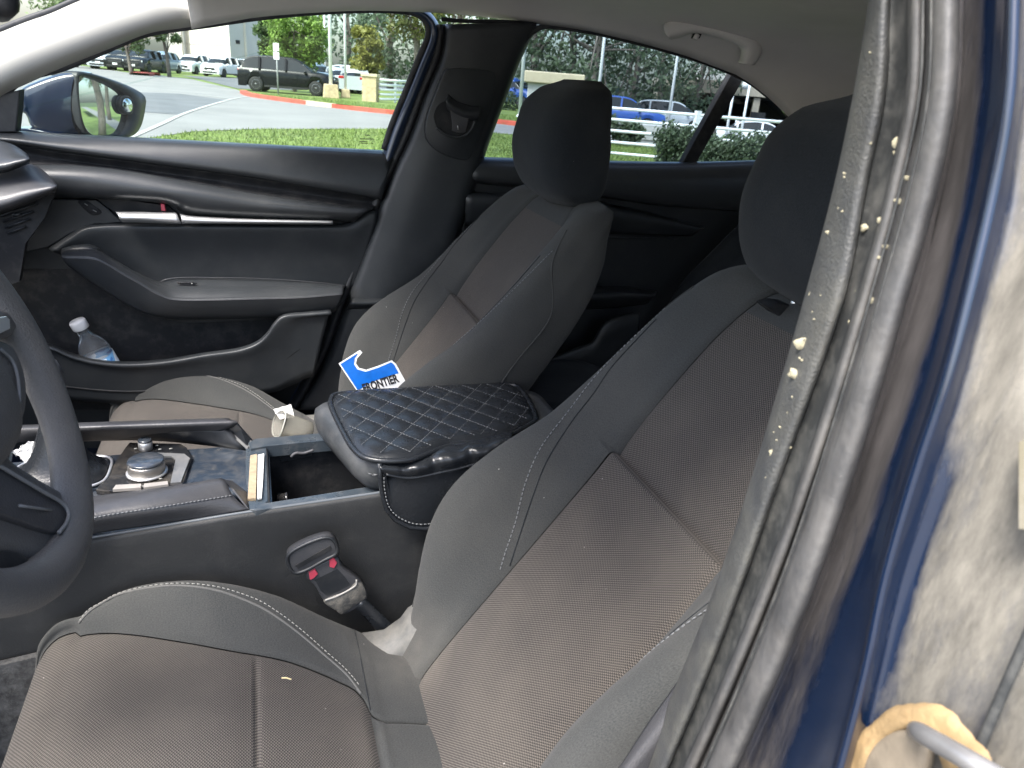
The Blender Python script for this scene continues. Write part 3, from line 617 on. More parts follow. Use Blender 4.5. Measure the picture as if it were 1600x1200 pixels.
# ---------------------------------------------------------------- floor, near side wall, shell that closes the cabin
m=MB(); m.box((.35,0,.215),(2.6,1.46,.03)); m.build('floor_carpet',M_carpet,car,smooth=False)
m=MB(); m.grid([[Vector((-.95,y,.2)),Vector((-.95,y,.6)),Vector((-.75,y,.86)),Vector((-.62,y,.93))] for y in (-.72,0,.72)]); m.build('firewall',M_dark,car,smooth=False,recalc=False,solid=.01)
m=MB(); m.box((1.62,0,.7),(.04,1.46,1.0)); m.build('rear_bulkhead',M_dark,car,smooth=False)
m=MB(); m.box((1.30,-.72,.65),(.9,.03,.85)); m.box((1.30,-.70,1.14),(.9,.02,.24)); m.build('near_side_panel',M_dark,car,smooth=False)
m=MB(); m.box((0.3,.78,.55),(2.9,.05,.94)); m.build('body_side',M_navy,car,smooth=False)
m=MB(); m.box((-.35,-.74,.24),(1.3,.10,.12)); m.build('door_sill',M_plas,car,smooth=False,bevel=.01)
# grab handle

gh=surf('grab_handle',[([(1040,38),(1050,30),(1068,24),(1090,24),(1120,32),(1150,42),(1178,54),(1188,66),(1188,84),(1178,100)],.600),([(1037,44),(1049,37),(1068,31),(1090,30),(1120,38),(1148,48),(1172,60),(1182,70),(1182,86),(1174,101)],.575),([(1042,56),(1056,52),(1072,47),(1090,46),(1118,52),(1142,60),(1160,68),(1167,76),(1166,90),(1164,100)],.572),([(1048,60),(1062,57),(1076,52),(1090,50),(1118,56),(1142,64),(1156,72),(1160,80),(1158,92),(1154,98)],.595)],M_head,car,n=40,sub=5,th=.006)
slab([(1087,50),(1091,49),(1097,52),(1093,60),(1083,60)],.60,.01,.001,.001).build('handle_clip',M_dark,gh,smooth=False)
m=MB(); m.tube([PY(1090,54,.588),PY(1086,61,.588)],.006,n=8); m.build('coat_hook',M_head,gh)
# ---------------------------------------------------------------- dashboard end
dsh=surf('dashboard',[([(-200,200),(-60,212),(0,221),(25,230),(43,243)],.60),([(-200,230),(-60,236),(0,240),(25,243),(45,247)],.56),([(-200,262),(-60,262),(0,262),(25,255),(46,249)],.52),([(-200,272),(-60,270),(0,269),(25,262),(45,254)],.56)],M_pad,car,n=30,sub=4)
surf('dash_trim',[([(-200,255),(-60,258),(0,258),(40,256),(62,264),(80,280)],.62),([(-200,275),(-60,278),(0,276),(40,274),(68,280),(88,290)],.56),([(-200,340),(-60,330),(0,318),(40,305),(68,297),(88,292)],.50),([(-200,356),(-60,346),(0,332),(40,318),(68,306),(86,298)],.53)],M_leath,dsh,n=30,sub=4)
slab([(-80,345),(0,333),(40,318),(62,310),(84,302),(70,340),(40,380),(30,440),(-80,480)],.55,.02,0,0).build('air_vent',M_dark,dsh,smooth=False)
m=MB()
for k in range(4): m.tube([PY(2+k*3,338+k*9,.545),PY(58-k*6,318+k*12,.545)],.0022,n=6)
m.tube([PY(20,337,.54),PY(32,334,.54)],.003,n=6)
m.build('vent_slats',M_plas,dsh)
# ---------------------------------------------------------------- centre console
YI=-.10; YF=.125
con=MB()
edge=[(-60,868),(0,862),(145,840),(300,815),(400,799),(590,771),(760,745)]
e3=[PY(x,y,YI) for x,y in edge]
con.grid(loft([[p+Vector((0,.004,0)) for p in e3],[p+Vector((0,0,-.004)) for p in e3],[p+Vector((0,-.003,-.02)) for p in e3],[Vector((p.x,YI+.0,.42)) for p in e3],[Vector((p.x,YI-.01,.25)) for p in e3]],50,5))
con=con.build('centre_console',mat('console_side_panel',(.018,.019,.020),.6,bump=.5,bscale=400,dust=.14,dscale=18,dcol=(.12,.115,.11),dthr=.6),car,recalc=False,solid=.004)
m=MB(); m.tube(spline([PY(x,y-1,YI-.001) for x,y in edge],60),.0022,n=8); m.build('edge_trim',mat('edge_trim',(.09,.10,.11),.3,coat=.4),con)
def PT(x,y,z): return PZ(x,y,z)
ZT=.632
# top deck ; glossy panel
M_deck=mat('blue_black_gloss',(.020,.028,.040),.22,coat=.6,coatr=.12,dust=.22,dscale=70,dcol=(.20,.18,.15),dthr=.56,rvar=.06)
m=MB(); m.poly([Vector((-.62,YF,ZT-.012)),Vector((-.62,YI+.006,ZT-.022)),Vector((.0,YI+.006,ZT-.012)),Vector((.0,YF,ZT-.012))],(0,0,-.02)); m.build('console_deck',M_deck,con,smooth=False)
slab([(-80,1052),(0,1040),(60,1026),(110,1040),(110,1250),(-80,1250)],-.118,.01,0,0).build('tunnel_carpet',mat('grey_carpet',(.05,.05,.05),.95,bump=1,bscale=350,var=.6,vscale=90,dust=.4,dscale=60,dcol=(.15,.15,.14)),con,smooth=False)
# rails either side of the storage bin
def zpoly(px,z,d=.02,inset=.002,b=.002,n=None,m=None):
    pts=[PZ(x,y,z) for x,y in px]; 
    if n: pts=spline(pts,n,closed=True)
    m=m or MB(); m.poly(pts,(0,0,-d),inset=inset,depth2=b); return m
M_rail=mat('rail_plastic',(.035,.045,.055),.3,coat=.3,coatr=.2,dust=.15,dscale=50,rvar=.05)
zpoly([(388,784),(420,786),(600,757),(740,738),(740,746),(592,770),(400,798),(390,797)],.634,.02,.001,.001).build('console_rail',M_rail,con,smooth=False)
zpoly([(388,692),(400,686),(482,679),(560,672),(560,684),(490,690),(418,697),(392,702)],.634,.02,.001,.001).build('console_rail',M_rail,con,smooth=False)
zpoly([(384,702),(416,697),(419,784),(388,796),(384,740)],.630,.02,.001,.001).build('console_tray',M_rail,con,smooth=False)
# bin walls
a=PZ(416,697,.632);b=PZ(419,785,.632)
bx0,bx1=a.x,a.x+.30; by0,by1=YI+.012,YF-.012
m=MB()
m.grid([[Vector((bx0,by1,.630)),Vector((bx1,by1,.630)),Vector((bx1,by0,.630)),Vector((bx0,by0,.630))],[Vector((bx0+.01,by1-.006,.50)),Vector((bx1,by1-.006,.50)),Vector((bx1,by0+.004,.50)),Vector((bx0+.01,by0+.004,.50))]],closed=True,cap1=True)
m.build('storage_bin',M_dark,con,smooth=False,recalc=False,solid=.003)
q=PY(470,708,by1-.008); 
slab([(434,700),(486,693),(487,712),(440,722)],by1-.012,.004,.001,.001).build('socket_panel',M_plas,con,smooth=False)
slab([(452,703),(484,698),(484,709),(455,716)],by1-.0165,.003,.0,.0).build('socket_slot',M_dark,con,smooth=False)
m=MB(); m.lathe([(.010,0),(.010,.012),(.012,.014),(.008,.016)],c=Vector((bx0+.012,.0,.585)),axis=(1,0,0),n=18); m.build('power_socket',M_glossblk,con)
m=MB(); m.tube(spline([PY(x,y,.07) for x,y in ((455,714),(462,708),(475,708),(490,703))],16),.0025,n=7); m.build('cable_bundle',M_stitch if False else mat('grey_cable',(.05,.05,.055),.6),con)
# knee pad near the driver
kp_=[[PZ(-60,835,.640),PZ(60,800,.645),PZ(145,778,.650),PZ(250,764,.653),PZ(345,749,.655)],
     [PZ(-60,848,.647),PZ(60,812,.656),PZ(145,790,.662),PZ(250,770,.664),PZ(352,753,.662)],
     [Vector((p.x,p.y-.008,p.z-.006)) for p in (PZ(-60,858,.650),PZ(60,826,.660),PZ(145,800,.662),PZ(250,783,.662),PZ(364,765,.656))],
     [PY(x,y,YI+.002) for x,y in ((-60,862),(60,846),(145,832),(250,817),(388,796))]]
m=MB(); m.grid(loft([kp_[0],kp_[1],kp_[2],kp_[3]],40,6)); kn=m.build('knee_pad',M_leath,con,recalc=False,solid=.004)
stitches(spline([p+Vector((0,-.002,.003)) for p in kp_[2]],30),.005,.003,.0007).build('stitching',M_dstitch,con)
# end cap of the knee pad and its twin
m=MB(); m.add([PZ(345,749,.655),PZ(364,765,.656),PY(388,796,YI+.002),PZ(386,770,.628),PZ(362,752,.630)],[(0,1,2,3,4)]); m.build('pad_end',M_leath,con,recalc=False,smooth=False,solid=.002)
m=MB(); m.grid(loft([[PZ(-60,668,.625),PZ(60,665,.64),PZ(130,662,.655),PZ(250,658,.660),PZ(356,655,.662)],[PZ(-60,670,.637),PZ(60,667,.65),PZ(130,665,.665),PZ(250,661,.668),PZ(362,658,.667)],[PZ(-60,676,.635),PZ(60,673,.648),PZ(130,672,.660),PZ(250,667,.664),PZ(368,663,.663)],[PZ(-60,695,.622),PZ(60,690,.622),PZ(130,688,.622),PZ(250,684,.622),PZ(300,688,.622)]],40,6)); m.build('knee_pad',M_leath,con,recalc=False,solid=.004)
zp=[PZ(368,663,.663),PZ(358,656,.662),PZ(373,662,.66),PZ(393,684,.640),PZ(392,698,.630),PZ(384,702,.622)]
m=MB(); m.add([PZ(360,657,.664),PZ(372,663,.664),PZ(394,688,.634),PZ(387,702,.624),PZ(355,673,.645)],[(0,1,2,3,4)]); m.build('pad_end',M_plas,con,recalc=False,smooth=False,solid=.004)
m=MB(); m.grid(loft([[PZ(130,675,.655),PZ(250,669,.655),PZ(355,665,.655)],[PZ(130,688,.620),PZ(250,688,.620),PZ(383,703,.620)]],20,3)); m.build('inner_wall',M_plas,con,recalc=False,solid=.003)
# controls
zpoly([(203,692),(282,694),(292,700),(300,715),(286,757),(170,768),(150,766),(196,700)],.6235,.006,.001,.001).build('control_panel',M_glossblk,con,smooth=False)
zpoly([(240,707),(288,709),(297,716),(283,753),(266,755),(275,718),(268,713),(240,712)],.6262,.003,.0005,.0005).build('panel_frame',mat('silver_frame',(.16,.165,.17),.4,metal=.4,dust=.4,dscale=40),con,smooth=False)
kc=PZ(230,738,.627)
m=MB(); m.lathe([(.0285,0),(.0285,.002),(.027,.003)],c=kc,n=40); m.build('knob_ring',M_chrome,con)
m=MB(); m.lathe([(.024,.002),(.0255,.004),(.0255,.0155),(.0245,.0175)],c=kc,n=48); m.build('control_knob',mat('knob_metal',(.42,.40,.37),.3,metal=.9,bump=.6,bscale=900),con)
m=MB(); m.lathe([(.0245,.0175),(.0255,.0185),(.0250,.021),(.0235,.022),(.0001,.0215)],c=kc,n=48); m.build('knob_cap',M_deck,con)
vc=PZ(228,701,.626)
m=MB(); m.lathe([(.0105,0),(.0105,.012),(.0095,.013)],c=vc,n=30); m.build('volume_knob',M_chrome,con)
m=MB(); m.lathe([(.0100,.013),(.0102,.015),(.009,.017),(.0001,.017)],c=vc,n=30); m.build('knob_cap',M_deck,con)
def btn(px,z,name='control_button',mt=None): zpoly(px,z,.004,.0006,.0008).build(name,mt or M_glossblk,con,smooth=False)
M_btn=mat('dusty_button',(.22,.21,.20),.5,dust=.5,dscale=60)
btn([(181,758),(221,756),(220,762),(176,765)],.628,mt=M_btn); btn([(225,756),(262,752),(263,757),(224,762)],.628,mt=M_btn)
for x,y in ((206,748),(251,748),(245,696),(250,702),(267,701),(212,701)):
    p=PZ(x,y,.6275); m=MB(); m.tube([p-Vector((.0022,0,0)),p+Vector((.0022,0,.0))],.0011,n=6); m.build('symbol',M_stitch,con)
# shifter with leather gaiter, mostly behind the wheel rim
sc=PZ(150,738,.622)
m=MB(); rows=[]
for z,rx,ry in ((0,.060,.046),(.006,.060,.046),(.012,.050,.038),(.03,.036,.028),(.045,.030,.022),(.07,.018,.014),(.09,.013,.011)):
    rows.append([sc+Vector((-.045+rx*math.copysign(abs(math.cos(a))**.6,math.cos(a))+.003*math.sin(7*a+z*200)*(z>.01),ry*math.copysign(abs(math.sin(a))**.6,math.sin(a)),z)) for a in [2*math.pi*k/36 for k in range(36)]])
m.grid(rows,closed=True,cap1=True); m.build('shift_gaiter',M_quilt,con)
m=MB(); m.lathe([(.012,0),(.014,.03),(.022,.055),(.024,.075),(.018,.092),(.0001,.098)],c=sc+Vector((-.045,0,.085)),n=24); m.build('shift_knob',M_leath,con)
# frame of the shifter
m=MB(); m.tube(spline([sc+Vector((-.045+.064*math.copysign(abs(math.cos(a))**.5,math.cos(a)),.05*math.copysign(abs(math.sin(a))**.5,math.sin(a)),.003)) for a in [2*math.pi*k/40 for k in range(40)]],60,closed=True),.0022,n=6,closed=True); m.build('shift_frame',M_chrome,con)
# ---- console armrest
al=[Vector((.058,.10,.70)),Vector((.058,.02,.70))]
def arm_ring(z,gr,rad=.04,x0=.064,x1=.47,y0=-.108,y1=.122):
    P=[];x0-=gr;x1+=gr;y0-=gr;y1+=gr
    sl=.055   # the front edge is raked
    C4=[(x0+sl,y0),(x1,y0),(x1,y1),(x0,y1)]
    n=4
    for i in range(n):
        p=Vector(C4[i]).to_3d(); a=(Vector(C4[i-1]).to_3d()-p).normalized(); b=(Vector(C4[(i+1)%n]).to_3d()-p).normalized()
        for k in range(9):
            t=k/8; q=(p+a*rad)*(1-t)**2+p*2*t*(1-t)+(p+b*rad)*t*t
            P.append(Vector((q.x,q.y,z)))
    return P
m=MB(); m.grid([arm_ring(.628,-.030),arm_ring(.634,-.018),arm_ring(.655,-.004),arm_ring(.672,.0),arm_ring(.688,-.002),arm_ring(.697,-.010),arm_ring(.701,-.024),arm_ring(.7015,-.05)],closed=True,cap0=True,cap1=True)
arm=m.build('console_armrest',mat('armrest_vinyl',(.040,.044,.048),.36,bump=.35,bscale=450,var=.08,dust=.12,dscale=22,rvar=.08),con)
# stitching along the armrest edge
stitches([p+Vector((-.0,-.0005,0)) for p in arm_ring(.676,.0015)[5:22]],.006,.004,.0007).build('stitching',M_dstitch,con)
# ---------------------------------------------------------------- slip-on quilted cover, a thing lying on the armrest
cov=empty('armrest_cover',(.26,0,.70),'black quilted leatherette cover with hanging side pocket, draped over the centre armrest','armrest cover')
def L(p): return Vector(p)-Vector((.26,0,.70))
out=[(520,640),(517,622),(535,612),(640,606),(740,601),(800,599),(818,612),(834,640),(836,655),(815,668),(790,678),(740,688),(700,694),(668,706),(640,715),(600,717),(570,712),(552,698),(540,680)]
ZC=.708
o3=spline([PZ(x,y,ZC) for x,y in out],160,closed=True)
cen=sum(o3,Vector())/160
rows=[]
def puff(p):
    u=(p.x-.1)*1.0;v=p.y; a=(u*.80+v*.60)/.035; b=(u*.80-v*.60)/.035
    return .0026*abs(math.sin(math.pi*a/1.0))**.5*abs(math.sin(math.pi*b/1.0))**.5
for k in range(0,41):
    f=1-k/41*1.0
    r=[]
    for p in o3:
        q=cen.lerp(p,f); e=1-f
        q=Vector((q.x,q.y,ZC-.006*max(0,1-e*12)**2+.004*min(1,e*6)+puff(q)*min(1,e*10))); r.append(L(q))
    rows.append(r)
m=MB(); m.grid(rows,closed=True,cap1=True); m.build('quilted_top',M_quilt,cov,recalc=True)
m=MB(); m.tube([L(p+Vector((0,0,-.003))) for p in o3],.0042,n=8,closed=True); m.build('piping',M_quilt,cov)
# stitch lines of the quilting
def inside(x,y):
    c=False;n=160
    for i in range(n):
        a=o3[i];b=o3[i-1]
        if (a.y>y)!=(b.y>y) and x<(b.x-a.x)*(y-a.y)/(b.y-a.y)+a.x: c=not c
    return c
qs=MB()
for s in (1,-1):
    for k in range(-30,45):
        run=[]
        for i in range(0,400):
            # line: .80 u + s*.60 v = .030 k
            v=-.16+i*.0009; u=(.035*k-s*.60*v)/.80; x=u+.1
            q=Vector((x,v,0)); qi=cen.lerp(q,1.06)
            if inside(qi.x,qi.y):
                run.append(L((x,v,ZC+.0046)))
            elif len(run)>6:
                st=[run[0]]
                for p in run:
                    if (p-st[-1]).length>.0055: st.append(p)
                for a,b in zip(st[:-1],st[1:]): qs.tube([a,a.lerp(b,.66)],.00062,n=4)
                run=[]
            else: run=[]
qs.build('quilt_stitching',mat('grey_quilt_thread',(.11,.115,.12),.7),cov)
# hanging side pocket toward the driver
YP=-.122
surf_rows=[[PZ(x,y,.704) for x,y in ((600,716),(640,714),(690,698),(740,688),(800,672))],
 [PY(x,y,YP+.004) for x,y in ((592,722),(640,722),(690,708),(740,698),(800,684))],
 [PY(x,y,YP-.009) for x,y in ((594,732),(640,734),(690,722),(740,710),(800,696))],
 [PY(x,y,YP-.004) for x,y in ((602,743),(640,747),(690,738),(740,726),(800,710))]]
m=MB(); g=loft(surf_rows,60,8)
for i,r in enumerate(g):
    for j,p in enumerate(r):
        f=math.sin(i/(len(g)-1)*math.pi); 
        if j>8: p.y-= f*(.0035*math.sin(j*.42+i*.05)+.0022*math.sin(j*.95-i*.12)*math.sin(j*.2)); p.z+=f*.0015*math.sin(j*.5)
m.grid([[L(p) for p in r] for r in g]); m.build('gathered_side',M_quilt,cov,recalc=False,solid=.002)
pk=[(592,722),(602,744),(700,735),(800,706),(830,690),(830,720),(760,790),(700,822),(664,826),(640,824),(617,812),(604,796),(597,770)]
pts=spline([PY(x,y,YP) for x,y in pk],70,closed=True,smooth=False)
m=MB(); m.poly([L(p) for p in pts],(0,.006,0),inset=.004,depth2=.003); m.build('side_pocket',M_quilt,cov)
m=MB(); m.tube([L(PY(x,y,YP-.004)) for x,y in [(593,724),(594,745),(597,770),(604,796),(617,812),(640,824),(664,826),(700,822),(750,800)]],.0035,n=8); m.build('pocket_binding',M_quilt,cov)
m=MB(); m.tube(spline([L(PY(x,y,YP-.007)) for x,y in [(603,741),(640,747),(690,738),(740,726),(810,704)]],40),.0022,n=8); m.build('pocket_hem',M_quilt,cov)
stitches(spline([L(PY(x,y,YP-.006)) for x,y in [(600,746),(601,765),(607,790),(620,806),(642,817),(664,819),(700,814)]],40),.006,.004,.0008).build('pocket_stitching',M_dstitch,cov)
# ---------------------------------------------------------------- steering wheel (fitted ring)
WC_=Vector((-.232,-.410,.963)); tl=.365; U_=Vector((-math.sin(tl),0,math.cos(tl))); S_=Vector((0,1,0)); NW=S_.cross(U_)
if NW.x<0: NW=-NW
def wp(r,a,n=0): return WC_+S_*(r*math.cos(a))+U_*(r*math.sin(a))+NW*n
wheel=empty('steering_wheel',(0,0,0),None,None); wheel.parent=car
bpy.data.objects.remove(wheel)
m=MB(); path=[wp(.17,2*math.pi*k/120) for k in range(120)]
rows=[]
for k in range(120):
    a=2*math.pi*k/120; rad=(S_*math.cos(a)+U_*math.sin(a)); r=[]
    rr=.0168+.0014*math.cos(4*a)
    for j in range(20):
        b=2*math.pi*j/20; r.append(wp(.17,a)+rad*(math.cos(b)*(rr+.002))+NW*(math.sin(b)*rr))
    rows.append(r)
m.grid(rows,closed=True,close_rows=True); wheel=m.build('steering_wheel',M_rim,car)
wheel['label']='grey steering wheel rim with lower spoke'
# hub and spokes
m=MB(); rows=[]
for n,sc_ in ((-.03,.85),(-.015,1),(.0,1),(.012,.92),(.018,.75),(.020,.4)):
    rows.append([wp(0,0)+S_*(.082*sc_*math.copysign(abs(math.cos(t))**.75,math.cos(t)))+U_*(.072*sc_*math.copysign(abs(math.sin(t))**.75,math.sin(t))-.006)+NW*n for t in [2*math.pi*k/48 for k in range(48)]])
m.grid(rows,closed=True,cap0=True,cap1=True); m.build('horn_pad',M_rim,wheel)
m=MB(); m.tube([wp(.088,2*math.pi*k/60,-.004) for k in range(60)],.0020,n=6,closed=True); m.build('hub_trim',M_chrome,wheel)
def wq(x,y,n=0):  # pixel onto the wheel plane
    p0=WC_+NW*n; v=ray(x,y); t=(p0-CAM).dot(NW)/v.dot(NW); return CAM+v*t
# lower spoke: two arms meeting the rim, seen at lower left
def wpoly(px,n,d,inset=.003,b=.003,ns=None):
    pts=[wq(x,y,n) for x,y in px]
    if ns: pts=spline(pts,ns,closed=True)
    m=MB(); m.poly(pts,-NW*d,inset=inset,depth2=b); return m
wpoly([(-90,590),(-40,640),(0,712),(50,748),(95,775),(118,800),(122,830),(108,862),(70,880),(20,868),(-60,862),(-160,830),(-170,650)],-.004,.022,.008,.006,ns=70).build('spoke',M_rim,wheel)
wpoly([(-60,700),(0,728),(60,765),(96,786),(106,800),(104,815),(92,832),(60,826),(0,806),(-60,790)],.006,.008,.002,.002,ns=60).build('spoke_insert',M_leath,wheel)
m=MB(); m.tube(spline([wq(x,y,.010) for x,y in ((-40,706),(0,728),(60,764),(96,785),(107,801),(104,817),(92,832))],40),.0017,n=7); m.build('spoke_edge',M_dstitch,wheel)
m=MB(); m.tube(spline([wq(x,y,.010) for x,y in ((30,790),(80,797))],4),.0012,n=6); m.build('spoke_ridge',M_dstitch,wheel)
wpoly([(-60,868),(0,862),(25,864),(44,876),(42,888),(20,896),(-10,899),(-60,900)],.001,.012,.001,.001,ns=40).build('spoke_recess',M_dark,wheel)
wpoly([(-60,480),(0,486),(18,494),(26,502),(22,515),(8,528),(-60,545)],.006,.02,.004,.003,ns=40).build('switch_cluster',M_rim,wheel)
wpoly([(-20,498),(8,494),(14,500),(15,514),(-2,522),(-20,520)],.014,.005,.001,.001).build('wheel_switch',M_chrome,wheel,smooth=False)
wpoly([(-80,530),(0,536),(22,560),(34,600),(32,650),(10,690),(-20,705),(-90,700)],-.0,.02,.006,.006,ns=50).build('airbag_cover',M_rim,wheel)
m=MB(); m.tube(spline([wq(x,y,.008) for x,y in ((0,545),(20,565),(29,600),(28,645),(12,678),(-10,684))],40),.0016,n=6); m.build('cover_edge',M_dstitch,wheel)
m=MB(); m.lathe([(.045,0),(.040,-.10),(.045,-.22)],c=WC_,axis=NW,n=24); m.build('steering_column',M_plas,wheel)
# ---------------------------------------------------------------- near door opening: pillar trim, seals, painted jamb
def PXp(x,y,X):
    v=ray(x,y); return CAM+v*((X-CAM.x)/v.x)
YS=[-120,0,150,300,450,600,750,900,1050,1200,1330]
def X0(y): return .300-.035*max(0,(y-300))/900
def strip(xs,off): return [PXp(xs[0]+12,-340,X0(0)+off)]+[PXp(x,y,X0(y)+off) for x,y in zip(xs,YS)]
E0=[1376,1362,1337,1305,1265,1222,1177,1127,1068,1003,945]
def ad(a,b,f): return [x+(y-x)*f for x,y in zip(a,b)]
E1=[1392,1384,1376,1346,1318,1268,1212,1160,1103,1040,985]
E2a=[1425,1424,1420,1390,1349,1304,1255,1200,1139,1072,1012]
E2=[1436,1435,1430,1399,1358,1313,1264,1210,1149,1083,1023]
E3=[1447,1446,1441,1407,1365,1320,1272,1218,1158,1093,1034]
E3b=[1455,1454,1448,1414,1373,1328,1280,1227,1167,1101,1042]
E4=[1474,1473,1467,1437,1394,1350,1302,1250,1190,1124,1064]
E4e=[1494,1492,1487,1458,1416,1373,1326,1274,1214,1146,1088]
E5=[1530,1528,1520,1498,1470,1420,1372,1322,1262,1200,1140]
E6=[1562,1560,1550,1528,1492,1450,1400,1352,1305,1255,1200]
E7a=[1580,1577,1570,1543,1508,1468,1418,1376,1345,1306,1268]
E7b=[1594,1591,1584,1560,1526,1486,1436,1391,1358,1318,1280]
E8=[1606,1604,1600,1581,1550,1506,1462,1410,1374,1336,1298]
E9=[1680,1680,1680,1660,1640,1610,1560,1500,1470,1440,1410]
E10=[1760]*11
M_ptrim=mat('pillar_trim_grained',(.046,.048,.049),.5,bump=.8,bscale=500,var=.2,vscale=40,dust=.35,dscale=22,dcol=(.15,.145,.12),dthr=.50)
M_seal=mat('dusty_seal_rubber',(.062,.062,.062),.5,bump=.5,bscale=200,var=.35,vscale=35,dust=.4,dscale=30,dcol=(.17,.16,.145),dthr=.52)
M_seald=mat('seal_groove_rubber',(.030,.032,.032),.6,bump=.3,bscale=300,var=.15,vscale=20,dust=.25,dscale=40,dcol=(.3,.29,.26))
def pil(name,rows,mt,parent,sub=5,n=70,th=.003):
    m=MB(); m.grid(loft(rows,n,sub)); return m.build(name,mt,parent,recalc=False,solid=th)
pt=pil('near_pillar_trim',[strip([x+30 for x in E0],.10),strip([x+8 for x in E0],.035),strip(E0,.016),strip(ad(E0,E1,.25),.006),strip(ad(E0,E1,.8),.001),strip(E1,.003)],M_ptrim,car)
pt.name='pillar_trim'; pt['label']='grained grey trim on the near door pillar, spattered with dried mud'
sea=pil('door_seal',[strip(E1,.003),strip(ad(E1,E2a,.12),.010),strip(ad(E1,E2a,.5),.012),strip(ad(E1,E2a,.9),.008),strip(E2a,.003)],M_seald,car)
pil('seal_lip',[strip(E2a,.003),strip(ad(E2a,E2,.5),-.003),strip(E2,-.003),strip(ad(E2,E3,.5),.004),strip(E3,.012)],M_seal,sea,sub=4)
pil('seal_bulb',[strip(E3,.012),strip(E3b,.0),strip(ad(E3b,E4,.5),-.008),strip(E4,-.010),strip(ad(E4,E4e,.6),-.009),strip(E4e,-.003),strip([x+2 for x in E4e],.006)],M_seal,sea,sub=4)
m=MB(); 
for f in (.35,.7): 
    m=MB(); m.tube(spline([p+Vector((-.0095,0,0)) for p in strip(ad(E3b,E4e,f),.0)],60),.0007,n=5); m.build('seal_ridge',M_seald,sea)
